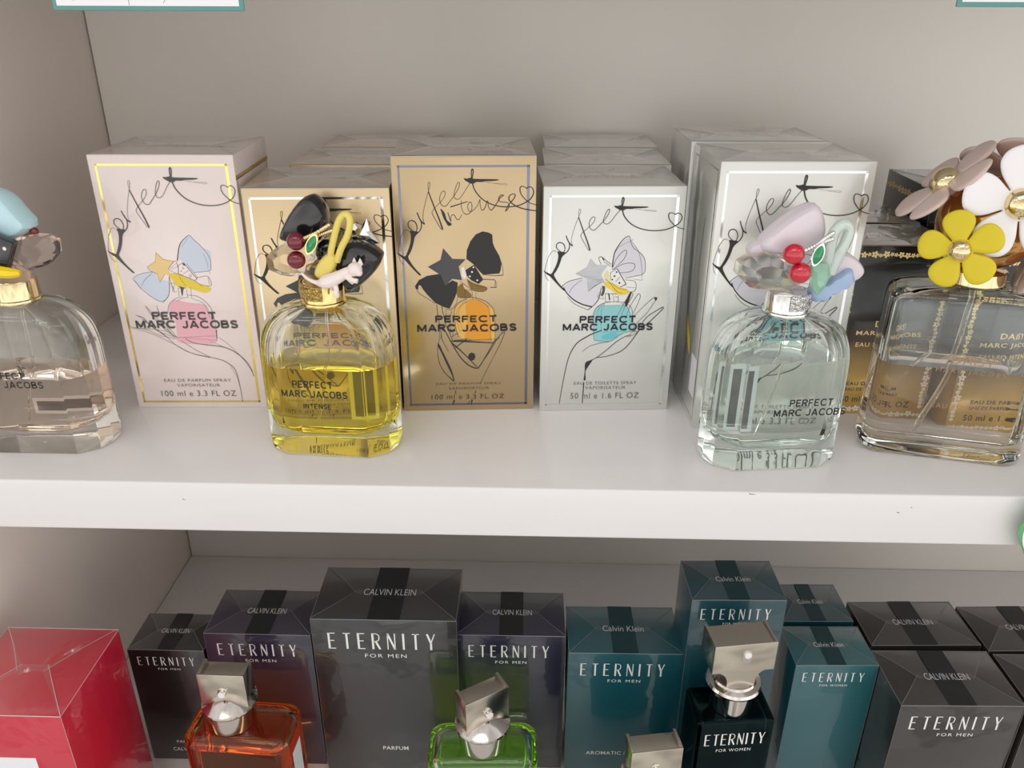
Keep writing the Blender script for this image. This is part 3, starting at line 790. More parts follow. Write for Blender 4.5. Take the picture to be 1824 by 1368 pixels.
def perfect_carton(label, w, d, H, xl, yfl, rz, card, foil, art, txt, refH, heavy, thin, ink, seed, group=None, intense=False, side=None, toptext=True, detail=True, crumple=7):
    t = carton_root(label, w, d, xl, yfl, rz, 0, group)
    mb = MB(); mb.box(-w / 2, w / 2, -d / 2, d / 2, 0, H, card, .5); mb.lid(); mb.build('carton', t)
    if detail:
        sx, sy = w / 85.0, H / refH
        F = front(d)
        mb = MB(); frame(mb, w, H, 3.6, 3.8, 5.0, 3.8, 1.3, lambda u, v: F(u, v, -.04), foil, 1.7); mb.build('foil_border', t)
        mb = MB()
        artwork(mb, art, F, sx, sy, ink)
        s2 = H / 164.0
        artwork(mb, D_PERFECT, F, sx, s2, heavy, .30)
        if intense: artwork(mb, D_INTENSE, F, sx, s2, heavy, .34)
        if side == 'pink':
            for f in (rightf(w),):
                frame(mb, d, H, 2, 2.5, 14, 4, .5, lambda u, v, f=f: f(u, v), 'ink_brown')
                mb.add([f(-d / 2, H - 14.5), f(d / 2, H - 14.5), f(d / 2, H - 12), f(-d / 2, H - 12)], [[0, 1, 2, 3]], 'foil_gold')
        if side == 'silver':
            f = left(w)
            P = smooth_line([(-10, 62), (-3, 58), (3, 50), (6, 40), (1, 42), (-6, 50), (-10, 62)])
            mb.add([f(*p) for p in P], [list(range(len(P)))], 'paint_yellow')
            for st in ([(-12, 70), (-8, 60), (2, 52), (7, 38)], [(10, 130), (7, 100), (9, 80), (5, 60)], [(12, 90), (10, 60), (4, 30), (6, 12)], [(-6, 48), (-10, 30), (-7, 10)]):
                ribbon(mb, smooth_line(st), .5, .3, lambda u, v: f(u, v, .05), 'ink_black')
            frame(mb, d, H, 3.5, 3.5, 5, 4, 1, lambda u, v: f(u, v), 'foil_silver')
        mb.build('printed_artwork', t)
        mb = MB(); printed_text(mb, txt, sx, sy, F, heavy, thin)
        if toptext: 
            T = top(H)
            text(mb, 'PERFECT', -18, -2, 18, 1.5, lambda u, v: T(u, v), thin, .02, 1.1)
            text(mb, 'MARC JACOBS', -28, -7.5, 28, -4, lambda u, v: T(u, v), thin, .02, 1.1)
        mb.build('lettering', t)
        if side == 'silver':
            mb = MB(); f = left(w)
            mb.add([f(12, 18), f(26, 18), f(26, 44), f(12, 44)], [[0, 1, 2, 3]], 'sticker_white')
            mb.build('sticker', t)
    wrap(t, w, d, H, 'cellophane', 'film_edge_glint', seed, crumple)
    return t
perfect_carton('pale pink wrapped carton with gold border and blue bow drawing', 84.7, 71, 164, -259.3, 91.9, 2.2, 'pink_card', 'foil_gold', D_ART_PINK, T_PINK, 164, 'ink_grey', 'ink_soft', 'ink_grey', 1, side='pink', crumple=3)
perfect_carton('gold wrapped carton standing behind the yellow perfume bottle', 85.2, 65, 147, -168.6, 83.5, 3.6, 'gold_card', 'foil_silver', D_ART_INT, T_INT, 164, 'ink_black', 'ink_brown', 'ink_grey', 2, 'gold cartons in a row', True, toptext=False, crumple=12)
perfect_carton('gold wrapped carton in the middle of its row, between two other gold ones', 85.2, 65, 147, -161.0, 159.5, 2.0, 'gold_card', 'foil_silver', D_ART_INT, T_INT, 164, 'ink_black', 'ink_brown', 'ink_grey', 3, 'gold cartons in a row', True, toptext=False, detail=False, crumple=10)
perfect_carton('gold wrapped carton at the back of its row, nearest the wall', 85.2, 65, 147, -157.0, 230.5, 1.6, 'gold_card', 'foil_silver', D_ART_INT, T_INT, 164, 'ink_black', 'ink_brown', 'ink_grey', 4, 'gold cartons in a row', True, toptext=False, detail=False, crumple=10)
perfect_carton('tall dark gold wrapped carton with black bow and grey star', 84.6, 70, 164.3, -82.4, 92.6, 4.0, 'deep_gold_card', 'foil_dark', D_ART_INT, T_INT, 164, 'ink_black', 'ink_brown', 'ink_black', 5, None, True, toptext=False, crumple=7)
sk = ['silver white wrapped carton with silver star, in front of its row of three', 'silver white wrapped carton, middle one of the row of three', 'silver white wrapped carton nearest the wall in the row of three']
for i, (x, y, r) in enumerate(((6.4, 95.6, 3.4), (7.5, 168.0, 1.0), (8.5, 238.0, 1.0))):
    perfect_carton(sk[i], 84.6, 65, 147.2, x, y, r, 'silver_card', 'foil_silver', D_ART_SIL, T_SIL, 147, 'ink_black', 'ink_soft', 'ink_black', 6 + i, 'small silver white cartons in a row', detail=(i == 0), crumple=5)
perfect_carton('large silver white wrapped carton standing behind the pale green bottle', 86.5, 64, 166, 103.5, 74.5, 2.4, 'silver_card', 'foil_silver', D_ART_SIL, [[a, 4 if b == 6 else b, c] for a, b, c in T_SIL], 147, 'ink_black', 'ink_soft', 'ink_black', 10, 'large silver white cartons', side='silver', toptext=False, crumple=5)
perfect_carton('large silver white wrapped carton at the back, behind its twin', 86.5, 64, 166, 99.5, 146.0, 2.0, 'silver_card', 'foil_silver', D_ART_SIL, T_SIL, 147, 'ink_black', 'ink_soft', 'ink_black', 11, 'large silver white cartons', detail=False, crumple=8)

def blossom(mb, fn, u, v, r, mat, rot=0.0):
    for k in range(5):
        a = rot + 2 * math.pi * k / 5; cu, cv = u + r * .58 * math.cos(a), v + r * .58 * math.sin(a)
        P = []
        for j in range(9):
            b = 2 * math.pi * j / 9; ru, rv = r * .44 * math.cos(b), r * .33 * math.sin(b)
            P.append(fn(cu + ru * math.cos(a) - rv * math.sin(a), cv + ru * math.sin(a) + rv * math.cos(a)))
        mb.add(P, [list(range(9))], mat)
def daisy_carton(label, w, d, H, xl, yfl, rz, seed, detail=True, sideband=False, group=None):
    t = carton_root(label, w, d, xl, yfl, rz, 0, group)
    mb = MB(); mb.box(-w / 2, w / 2, -d / 2, d / 2, 0, H, 'daisy_card', .5); mb.build('carton', t)
    rng = random.Random(seed); F = front(d); L = left(w); T = top(H)
    mb = MB()
    def row(fn, u0, u1, v, mat, vert=False, big=1.0):
        u = u0
        while u < u1:
            r = rng.choice((1.5, 2.3, 2.0, 1.3)) * big; u += r * .95
            a, b = (v + rng.uniform(-.5, .5), u) if vert else (u, v + rng.uniform(-.4, .4))
            blossom(mb, fn, a, b, r, mat, rng.uniform(0, 1.2)); u += r * .95
    row(F, -w / 2 + 1, w / 2 - 2, H - 5.5, 'foil_flower'); row(F, -w / 2 + 1, w / 2 - 2, 3.6, 'print_petal')
    if detail:
        for s in (-1, 1):
            row(F, 8, H * .42, s * (w / 2 - 3), 'print_petal', True); row(F, H * .42, H - 10, s * (w / 2 - 3), 'foil_flower', True)
        row(L, 8, H * .45, -d / 2 + 3, 'print_petal', True); row(L, 2, H * .1, 0, 'print_petal', True)
    if sideband: row(L, -d / 2 + 2, d / 2 - 2, H - 9, 'foil_flower', big=1.25)
    row(lambda u, v: T(u, v), -w / 2 + 2, w / 2 - 2, -d / 2 + 2.0, 'foil_flower', big=.6)
    mb.build('printed_artwork', t)
    if detail:
        mb = MB(); s = H / 113
        for tx, x0, z0, x1, z1, m in (('DAISY', -9, 61, 9, 65, 'foil_flower'), ('MARC JACOBS', -20, 54.6, 20, 58.4, 'foil_flower'), ('EAU SO INTENSE', -19, 47.5, 19, 50.5, 'foil_flower'),
                                      ('EAU DE PARFUM', -20, 20.6, 12, 23, 'ink_brown'), ('EAU DE PARFUM SPRAY', -20, 16.6, 14, 18.8, 'ink_brown'), ('50 ml e 1.6 FL OZ', -22, 8.6, 22, 12.8, 'ink_brown')):
            text(mb, tx, x0, z0 * s, x1, z1 * s, lambda u, v: F(u, v, .03), m, .012, 1.1)
        mb.build('lettering', t)
    wrap(t, w, d, H, 'cellophane', 'film_edge_glint_dim', seed, 8)
daisy_carton('black and gold flower trimmed carton between silver carton and flower capped bottle', 63, 52, 113, 193.5, 98.5, 1, 21, group='black and gold flower trimmed cartons')
daisy_carton('black and gold flower trimmed carton farthest back, seen over its twin by the silver carton', 63, 52, 113, 194.5, 155.5, 1, 22, detail=False, group='black and gold flower trimmed cartons')
daisy_carton('black and gold flower trimmed carton behind the flower capped bottle, cut by photo edge', 63, 52, 113, 262.5, 83.2, 0, 23, group='black and gold flower trimmed cartons')
daisy_carton('large black carton with flower band on its side, behind the gold flower cap', 74, 76, 134, 263, 158.5, 0, 24, detail=False, sideband=True)

def ck_carton(label, w, d, H, xl, yfl, rz, card, brand, sub, seed, group=None, lower=None, strip=True, sc=1.0, ink='print_white', zz=-0.2909):
    t = carton_root(label, w, d, xl, yfl, rz, zz, group)
    mb = MB(); mb.box(-w / 2, w / 2, -d / 2, d / 2, 0, H, card, .5); mb.lid(); mb.build('carton', t)
    F = front(d); T = top(H)
    mb = MB()
    if sub:
        lh = w * .142; z1 = H - w * .115
        eternity(mb, -w * .385, z1 - lh, w * .345, z1, lambda u, v: F(u, v), ink)
        text(mb, sub, -w * .145 * sc, z1 - lh - w * .075, w * .145 * sc, z1 - lh - w * .042, lambda u, v: F(u, v), ink, .0, 1.25)
    for s, x0, z0, x1, z1 in (lower or []):
        text(mb, s, x0, z0, x1, z1, lambda u, v: F(u, v), ink, .01, 1.05)
    text(mb, brand, -w * .18, -d * .06, w * .19, d * .06, lambda u, v: T(u, v, .75), 'print_silver', -.004, .98)
    mb.build('lettering', t)
    if strip:
        mb = MB(); k = w * .11
        mb.add([(-k, -d / 2 + .3, H + .70), (k, -d / 2 + .3, H + .70), (k, d / 2 - .3, H + .70), (-k, d / 2 - .3, H + .70)], [[0, 1, 2, 3]], 'seal_teal' if 'teal' in card else 'seal_strip')
        mb.build('seal_strip', t)
    wrap(t, w, d, H, 'dark_cellophane', 'film_edge_glint_dim', seed, 0)
    return t
# red carton at the far left
t = carton_root('red wrapped carton with white sticker beside the left cabinet side', 74, 73, -343, -47, 0, -0.2909)
mb = MB(); mb.box(-37, 37, -36.5, 36.5, 0, 160, 'red_card', .6); mb.lid(); mb.build('carton', t)
wrap(t, 74, 73, 160, 'cellophane', 'film_edge_glint', 31, 2, .1)
mb = MB(); F = front(73); mb.add([F(-20, 98), F(14, 98), F(14, 126), F(-20, 126)], [[0, 1, 2, 3]], 'sticker_white'); mb.build('sticker', t)
ck_carton('small black wrapped carton between the red carton and amber bottle', 56, 39, 110.5, -289, 60, 0, 'black_card', 'CALVIN KLEIN', 'FOR MEN', 41, lower=[('PARFUM', -7, 18, 9, 20.5), ('CALVIN KLEIN', -11, 9.5, 17, 13)])
ck_carton('dark purple wrapped carton behind the amber bottle', 76.6, 48, 128.5, -229.8, 58.5, 0, 'purple_card', 'CALVIN KLEIN', 'FOR MEN', 42)
ck_carton('largest charcoal wrapped carton, tallest of the dark row beside the purple carton', 101, 57, 151, -149.2, 50, .4, 'charcoal_card', 'CALVIN KLEIN', 'FOR MEN', 43, lower=[('PARFUM', -7.5, 27, 11.5, 30.8)])
ck_carton('navy wrapped carton behind the green perfume bottle', 77.3, 47, 131, -49.6, 59.5, .4, 'navy_card', 'CALVIN KLEIN', 'FOR MEN', 44)
ck_carton('teal wrapped carton beside the navy one, behind a silver capped bottle', 79.5, 48.5, 126.5, 29.5, 49, .6, 'teal_card', 'Calvin Klein', 'FOR MEN', 45, lower=[('AROMATIC ESSENCE', -24, 28.5, 24, 32)])
ck_carton('tall teal wrapped carton behind the dark bottle with wide silver cap', 62.5, 42, 180, 108.6, 42.5, 1.5, 'deep_teal_card', 'Calvin Klein', 'FOR WOMEN', 46)
ck_carton('blue green wrapped carton beside the wide silver capped bottle', 57.5, 39, 121, 186.6, 47.5, 1.5, 'women_teal_card', 'Calvin Klein', 'FOR WOMEN', 47, 'blue green cartons', sc=1.15, strip=True)
ck_carton('blue green wrapped carton at the back, behind its twin', 51.5, 42.5, 121, 190.5, 92.0, 1.5, 'deep_teal_card', 'Calvin Klein', None, 48, 'blue green cartons')
ck_carton('brown black wrapped carton in front at the lower right corner', 81.5, 50, 120.5, 245.3, 14.0, 1.2, 'brown_black_card', 'CALVIN KLEIN', 'FOR MEN', 49, 'brown black cartons')
ck_carton('brown black wrapped carton at the back beside the blue green pair', 78.5, 47, 120.5, 246.5, 69.0, 2, 'brown_black_card', 'CALVIN KLEIN', None, 50, 'brown black cartons')
ck_carton('brown black wrapped carton at the back, cut off by right photo edge', 78.5, 47, 120.5, 327.5, 66.0, 2, 'brown_black_card', 'CALVIN KLEIN', None, 51, 'brown black cartons')
ck_carton('brown black wrapped carton in front, only its corner showing at right photo edge', 81.5, 50, 120.5, 329.6, 13.0, 1.2, 'brown_black_card', 'CALVIN KLEIN', 'FOR MEN', 52, 'brown black cartons')

# ------------------------------------------------------------------ glass
def interp(P, z):
    if z <= P[0][0]: return P[0][1:]
    for a, b in zip(P, P[1:]):
        if z <= b[0]:
            k = (z - a[0]) / (b[0] - a[0]); return tuple(p + (q - p) * k for p, q in zip(a[1:], b[1:]))
    return P[-1][1:]
def rings_of(P, sec, fine=None):
    zs = sorted(fine if fine else [p[0] for p in P])
    return [(z, [(x, y, z) for x, y in sec(*interp(P, z))]) for z in zs]
def curve_profile(P, per=4):
    out = smooth_line(P, per=per); r = [out[0]]
    for p in out[1:]:
        if p[0] > r[-1][0] + 0.02: r.append(p)
    return r
def corner_round(poly, frac=.10, n=3):
    out = []
    for i in range(len(poly)):
        a, b, c = Vector(poly[i - 1]), Vector(poly[i]), Vector(poly[(i + 1) % len(poly)])
        p0 = b + (a - b).normalized() * min(frac, (a - b).length * .4); p2 = b + (c - b).normalized() * min(frac, (c - b).length * .4)
        for k in range(n + 1):
            q = k / n; out.append(tuple(p0 * (1 - q) ** 2 + b * 2 * q * (1 - q) + p2 * q * q))
    return out
def flask(t, outer, inner, level, gmat, liq, liqtop, sharp=28):
    n = len(outer[0][1])
    mb = MB(); mb.recalc = False
    mb.loft([r for z, r in outer], gmat)
    up = [(z, r) for z, r in inner if z > level + .05]; lo = [(z, r) for z, r in inner if z < level - .05]
    a, b = lo[-1], up[0]; k = (level - a[0]) / (b[0] - a[0])
    mid = [tuple(p + (q - p) * k for p, q in zip(u, v)) for u, v in zip(a[1], b[1])]
    rr = [mid] + [r for z, r in up]; m = len(mid)
    vs = [p for r in rr for p in r]; fs = []
    for i in range(len(rr) - 1):
        for j in range(m):
            kk = (j + 1) % m
            fs.append([i * m + j, (i + 1) * m + j, (i + 1) * m + kk, i * m + kk])
    fs.append([(len(rr) - 1) * m + j for j in range(m - 1, -1, -1)])
    mb.add(vs, fs, gmat); mb.build('flask', t, sharp)
    mb = MB(); mb.recalc = False
    mb.loft([r for z, r in lo] + [mid], liq, True, False)
    mb.add(mid, [list(range(m))], liqtop)
    mb.build('liquid', t, sharp)
OCT = [(25, -21), (36, -13.5), (39.6, -5), (39.6, 5), (36, 13.5), (25, 21), (-25, 21), (-36, 13.5), (-39.6, 5), (-39.6, -5), (-36, -13.5), (-25, -21)]
OCT_R = corner_round(OCT, 0.5, 2)
INN = [(24, -16.5), (31, -12), (34, -5), (34, 5), (31, 12), (24, 16.5), (-24, 16.5), (-31, 12), (-34, 5), (-34, -5), (-31, -12), (-24, -16.5)]
INN_R = corner_round(INN, 4.0, 4)
def bow_bottle(label, loc, rz, liq, level, collar_mat, textlines, textx, zt, tagbox, group=None):
    t = thing('perfume_bottle', label, 'perfume bottle', (*loc, 0.0003), rz, group)
    out = curve_profile([(0, .975, .955), (1.0, .985, .975), (5, 1, 1), (12, 1, 1), (30, 1, 1), (48, 1, 1), (60, .995, 1), (68, .975, .99), (75, .925, .955), (81, .83, .885), (85.5, .68, .79), (88, .52, .68), (89.3, .36, .58), (89.8, .29, .5)], 3)
    inn = curve_profile([(11.0, .40, .50), (11.5, .58, .66), (12.8, .74, .80), (15.2, .87, .90), (19, .955, .96), (25, 1, 1), (45, 1, 1), (58, .995, 1), (66, .965, .985), (72.5, .905, .945), (77.5, .81, .87), (81.5, .66, .76), (84, .48, .62), (86, .30, .46), (87.5, .16, .30)], 3)
    flask(t, rings_of(out, lambda a, b: [(x * a, y * b) for x, y in OCT_R]), rings_of(inn, lambda a, b: [(x * a, y * b) for x, y in INN_R]), level, 'clear_glass', 'liquid_' + liq, 'liquid_top_' + liq)
    mb = MB(); mb.tube(smooth_line([(1, 0, 85), (0, 0, 60), (-3, 2, 40), (-9, 3, 14)]), .8, 'tube_plastic', 8); mb.build('dip_tube', t)
    mb = MB()
    mb.lathe([(9.5, 89.4), (12.6, 89.4), (12.8, 90.2), (12.6, 91.4), (12.0, 91.8), (11.8, 101.5), (11.2, 102.4), (6, 102.6)], collar_mat[0], seg=48)
    mb.build('collar', t)
    if collar_mat[1]:
        mb = MB(); a0, a1 = collar_mat[2]
        R = [[((r) * math.cos(math.radians(a)), (r) * math.sin(math.radians(a)), z) for a in [a0 + (a1 - a0) * k / 16 for k in range(17)]] for r, z in ((11.9, 93.5), (13.0, 94), (13.4, 98), (13.0, 102.2), (11.9, 102.6))]
        n = 17; mb.add([p for r in R for p in r], [[i * n + j, i * n + j + 1, (i + 1) * n + j + 1, (i + 1) * n + j] for i in range(4) for j in range(16)], collar_mat[1])
        mb.build('engraved_plate', t)
    x0, z0, x1, z1 = tagbox
    mb = MB(); mb.box(x0, x1, 21.12, 21.30, z0, z1, 'sticker_white'); q = 2.6 if x1 - x0 < 20 else 2.2
    mb.box(x0 + q, x1 - q, 21.05, 21.11, z0 + q, z1 - q, 'tag_strip'); mb.build('security_label', t)
    mb = MB(); fn = lambda u, v: (u, -21.35, v)
    for s, x0, z0, x1, z1 in textlines:
        caps(mb, s, textx + x0, zt + z0, textx + x1, zt + z1, fn, 'ink_black', .19, .34)
    mb.build('lettering', t)
    return t
def piece(t, name, mat, fn, sharp=30, parent=None):
    mb = MB(); fn(mb); return mb.build(name, parent or t, sharp)
def faceted(mb, poly, y, thick, mat):
    c = (sum(p[0] for p in poly) / len(poly), sum(p[1] for p in poly) / len(poly))
    R = [[((x - c[0]) * k + c[0], y + dy, (z - c[1]) * k + c[1]) for x, z in poly] for k, dy in ((.55, -thick / 2), (1, -thick * .22), (1, thick * .22), (.55, thick / 2))]
    mb.loft(R, mat)
def cherries(t, pts, y, r, mat):
    for x, z in pts:
        mb = MB(); mb.ball((x, y, z), r, mat, (1.0, .92, .97), 28, 18); mb.build('cherry', t)
def rope(mb, P, y, r, mat):
    Q = smooth_line([(x, y, z) for x, z in P], per=10)
    acc = 0; last = None
    for p in Q:
        if last is None or math.dist(p, last) > r * .75:
            mb.ball(p, r, mat, (1, 1, 1), 10, 7); last = p
def leaf(mb, a, b, y, w, gem, rim):
    ax = Vector((b[0] - a[0], b[1] - a[1])); n = Vector((-ax.y, ax.x)).normalized(); P = []
    for k in range(24):
        s = 2 * math.pi * k / 24; q = math.cos(s); wv = math.sin(s) * (1 - .25 * q * q) * w / 2
        P.append((a[0] + ax.x * (.5 - q / 2) + n.x * wv, a[1] + ax.y * (.5 - q / 2) + n.y * wv))
    c = ((a[0] + b[0]) / 2, (a[1] + b[1]) / 2)
    S = lambda k, yy: [((x - c[0]) * k + c[0], yy, (z - c[1]) * k + c[1]) for x, z in P]
    mb.loft([S(.25, y - 1.8), S(.9, y - .5), S(.95, y + .8)], gem)
    mb.loft([S(.93, y - .3), S(1.12, y - .3), S(1.12, y + 1.0), S(.93, y + 1.0)], rim)
YL = [('PERFECT', -13, 5, 10, 9.2), ('MARC JACOBS', -20, -1, 18, 3.2), ('INTENSE', -8, -8.2, 8, -5.2)]
# --- yellow bottle
t = bow_bottle('yellow perfume bottle with black bow cap, cherries and white cat', (-.118, .052), -3.6, 'yellow', 55, ('gold_metal', 'engraved_gold', (150, 285)), YL, -3, 40, (7, 10, 18, 53))
piece(t, 'bow_lobe', 0, lambda m: m.puffy([(-2.5,149.9),(-7.7,147.9),(-14.1,141.6),(-19.9,132.7),(-23.2,126.3),(-22.2,124.4),(-16.9,122.6),(-8.9,121.5),(-1.9,122.5),(4.5,130.0),(5.9,136.6),(5.5,141.6),(3.0,146.1),(-0.3,149.3)], 5, 15, 'gloss_black', 8, 1, flat=.22))
piece(t, 'bow_lobe', 0, lambda m: m.puffy([(10.5,124.0),(22.6,125.6),(30.3,123.2),(35.4,119.1),(35.9,117.2),(33.0,111.0),(28.1,105.3),(22.3,100.2),(15.1,95.6),(11.2,102.2),(8.5,109.3),(7.5,117.8)], 2, 15, 'gloss_black', 8, 1, flat=.22))
piece(t, 'bow_knot', 0, lambda m: m.ball((3, 6, 116), 6.5, 'gloss_black', (1.1, .9, 1.3)))
piece(t, 'crystal', 0, lambda m: faceted(m, [(-29.5,115.9),(-26.2,119.2),(-17.6,123.9),(-7.2,122.3),(-2.6,114.8),(-5.3,106.9),(-17.1,105.2),(-22.0,105.7),(-29.1,108.8)], 0, 15, 'smoky_crystal'), None)
piece(t, 'cap_base', 0, lambda m: m.lathe([(6, 102.0), (9.5, 102.4), (9.5, 108), (8, 112), (3, 114)], 'smoky_crystal'), 30)
piece(t, 'star', 0, lambda m: faceted(m, [(15.8,130.3),(18.8,133.3),(22.5,131.4),(25.9,136.4),(27.1,129.4),(32.3,122.5),(25.8,121.3),(17.7,122.4)], 9, 4, 'silver_metal'), None)
cherries(t, [(-8.3,127.8),(-9.2,117.5)], -12, 5.0, 'cherry_dark')
mb = MB(); rope(mb, [(-4.4,129.2),(0.0,131.1),(3.9,133.0),(10.8,137.3)], -11.5, 1.15, 'pale_gold_metal'); rope(mb, [(3.0, 130.5), (8, 132.5), (12, 134)], -10.5, 1.0, 'pale_gold_metal'); rope(mb, [(-5.9,118.8),(-2.4,122.0)], -12, 1.0, 'pale_gold_metal'); mb.build('cherry_stem', t)
piece(t, 'leaf', 0, lambda m: leaf(m, (3.6,132.2), (-1.9,121.8), -14, 5.2, 'leaf_gem', 'gold_metal'), 25)
def yloop(m):
    m.tube(smooth_line([(8.6,-9.5,116.5),(10.4,-10,124.0),(13.0,-10,132.2),(15.6,-10,138.9),(18.6,-10,142.4),(21.2,-10,141.6),(21.6,-10,137.5),(19.6,-10,131.0),(15.6,-10,124.0),(12.6,-9.5,116.5)]), 1.9, 'yellow_resin', 12)
    m.puffy([(4.0,118.2),(8.1,121.5),(12.6,120.1),(12.8,115.3),(9.8,109.5),(3.4,105.4),(-1.1,107.9),(0.0,112.4)], -9, 7, 'yellow_resin', 8, 2, flat=.4)
piece(t, 'safety_pin', 0, yloop)
def cat(m):
    P = smooth_line([(-6.8,-13,110.6),(-4.2,-13,107.8),(-0.7,-13.3,106.0),(3.0,-13.6,105.3),(6.8,-14,106.2),(10.7,-14,107.6),(14.7,-14,109.6),(18.0,-14,111.5),(21.3,-14,113.3)], per=4)
    rr = [.75, .8, .85, .9, .95, 1, 1.05, 1.1, 1.15, 1.25, 1.4, 1.7, 2.2, 2.8, 3.3, 3.7, 3.9, 4.0, 4.0, 3.9, 3.8, 3.7, 3.6, 3.5, 3.35, 3.2, 3.1, 3.0, 2.9, 2.8, 2.7, 2.6, 2.5][:len(P)]
    m.tube(P, rr, 'cat_white', 14)
    m.ball((23.6, -14.5, 114.0), 4.1, 'cat_white', (1, .95, .95)); m.ball((26.2, -16.2, 112.6), 2.0, 'cat_white')
    for x, y in ((23.0, -12.2), (26.4, -12.8)): m.lathe([(1.7, 116.0), (.9, 118.4), (.1, 120.0)], 'cat_white', (x, y), 10)
    for q in ([(11.5, -14.5, 105.5), (12.6, -15.2, 102.5), (12.2, -15.6, 99.6), (13.6, -16.8, 99.4)], [(9.0, -12.5, 105), (9.5, -12.2, 102.5), (10.2, -13, 101.6)], [(19.0, -15.5, 110.0), (22.0, -16.6, 108.6), (25.4, -17.2, 108.2)], [(18.0, -13, 109.5), (20.6, -13.4, 107.2), (22.2, -14, 106.2)]):
        m.tube(smooth_line(q, per=4), 1.45, 'cat_white', 10)
o = piece(t, 'cat_charm', 0, cat, 60)
rm = o.modifiers.new('fuse', 'REMESH'); rm.mode = 'VOXEL'; rm.voxel_size = 0.0004; rm.use_smooth_shade = True
# --- pale green bottle
t = bow_bottle('pale green perfume bottle with lilac bow cap, red cherries and blue bear', (.141, .045), 6.7, 'pale_green', 66, ('silver_metal', 'engraved_silver', (255, 345)), [('PERFECT', -11.5, 5, 13, 9.2), ('MARC JACOBS', -20, -1, 21, 3.2)], 13, 36, (-17, 10, -6, 53))
piece(t, 'bow_lobe', 0, lambda m: m.puffy([(-19.5,128.7),(-13.6,135.4),(-5.3,142.2),(3.1,147.7),(8.5,149.6),(12.8,146.2),(16.1,138.8),(16.9,132.6),(14.3,127.4),(7.0,123.5),(-2.3,121.6),(-11.7,121.8),(-18.3,124.5)], 5, 16, 'lilac_resin', 8, 1, flat=.3))
piece(t, 'bow_tip', 0, lambda m: m.puffy([(-24.6,125.5),(-16.1,129.5),(-14.5,123.1),(-23.1,120.2)], 6, 8, 'lilac_resin', 6, 1, flat=.2))
piece(t, 'bow_lobe', 0, lambda m: m.puffy([(15.3,121.6),(25.3,123.2),(31.8,122.2),(39.1,117.0),(42.9,112.1),(41.4,108.0),(36.5,105.2),(25.6,102.5),(14.6,107.5)], 4, 13, 'lilac_resin', 8, 1, flat=.3))
piece(t, 'bear_charm', 0, lambda m: m.puffy([(9.0,104.9),(14,106.6),(18.5,106.6),(22,110.5),(25.6,111.6),(29,114.6),(32.3,114.9),(33,111.5),(34.6,108.2),(32.6,106.5),(30.9,103.8),(27.0,103.9),(24.5,100.6),(21.1,100.9),(18.7,96.0),(15.8,97.3),(13.2,96.3),(10.0,99.8)], -4, 8, 'blue_resin', 8, 1, flat=.3))
piece(t, 'crystal', 0, lambda m: faceted(m, [(-31.1,112.7),(-30.6,118.9),(-24.6,122.5),(-15.4,123.2),(-4.0,119.9),(5.1,112.4),(4.5,106.0),(-3.0,103.0),(-19.1,104.4),(-24.0,105.8)], 0, 18, 'smoky_crystal'), None)
cherries(t, [(-6.0,126.4)], -13, 5.7, 'cherry_red'); cherries(t, [(-1.0,116.0)], -13, 5.8, 'cherry_red')
mb = MB(); rope(mb, [(-0.2,127.6),(6.2,130.8),(10.2,134.2),(14.5,137.2)], -12, 1.25, 'silver_metal'); rope(mb, [(8, 131), (12, 132.6), (15, 133.5)], -11, 1.4, 'silver_metal'); rope(mb, [(2.6,119.3),(5.5,122.2)], -12, 1.1, 'silver_metal'); mb.build('cherry_stem', t)
piece(t, 'leaf', 0, lambda m: leaf(m, (7.9,131.4), (5.1,120.4), -14.5, 5.8, 'leaf_gem', 'silver_metal'), 25)
def gloop(m):
    m.tube(smooth_line([(13.2,-9,112),(14.6,-9,120),(15.2,-9,128.8),(15.6,-9,135.3),(18.2,-9,139.5),(21.4,-9,140.4),(24.0,-9,137.5),(23.4,-9,132.0),(21.0,-9,124.5),(17.4,-9,114)]), 2.9, 'mint_resin', 12)
piece(t, 'safety_pin', 0, gloop)
piece(t, 'gem_drop', 0, lambda m: faceted(m, [(4.8,118.9),(9,121),(13.6,120.6),(15.7,114.0),(13.4,107.3),(10.5,103.4),(7.0,107.4)], -12, 7, 'mint_gem'), None)
# --- blush bottle at the left edge
t = bow_bottle('blush perfume bottle with sky blue bow cap, cut off by left photo edge', (-.2935, .05), 0, 'blush', 47, ('pale_gold_metal', None), [('PERFECT', -15, 5, 8, 9), ('MARC JACOBS', -23, -.6, 18, 3.4)], -3, 44, (-12, 13, 31, 24))
piece(t, 'bow_lobe', 0, lambda m: m.puffy([(-3,153.5),(3.1,151.5),(8.4,147.8),(13.8,138.6),(18.9,131.8),(12.7,127.2),(3.9,123.8),(-3.7,125.3),(-11.9,130.5),(-14.8,143.0),(-10.0,151.0)], 4, 17, 'sky_resin', 8, 1, flat=.25))
piece(t, 'bow_lobe', 0, lambda m: m.puffy([(-14, 124), (-26, 127), (-38, 118), (-36, 108), (-26, 103), (-14, 108)], 4, 14, 'sky_resin', 8, 1, flat=.25))
piece(t, 'crystal', 0, lambda m: faceted(m, [(1.1,122.2),(13.5,128.0),(25.8,127.2),(30.9,124.7),(30.2,117.7),(23.6,111.1),(13.2,107.8),(5.1,107.7),(-1.0,114.2)], 0, 14, 'rose_crystal'), None)
piece(t, 'cap_base', 0, lambda m: m.lathe([(6, 102.0), (9.5, 102.4), (9.5, 108), (8, 112), (3, 114)], 'rose_crystal'), 30)
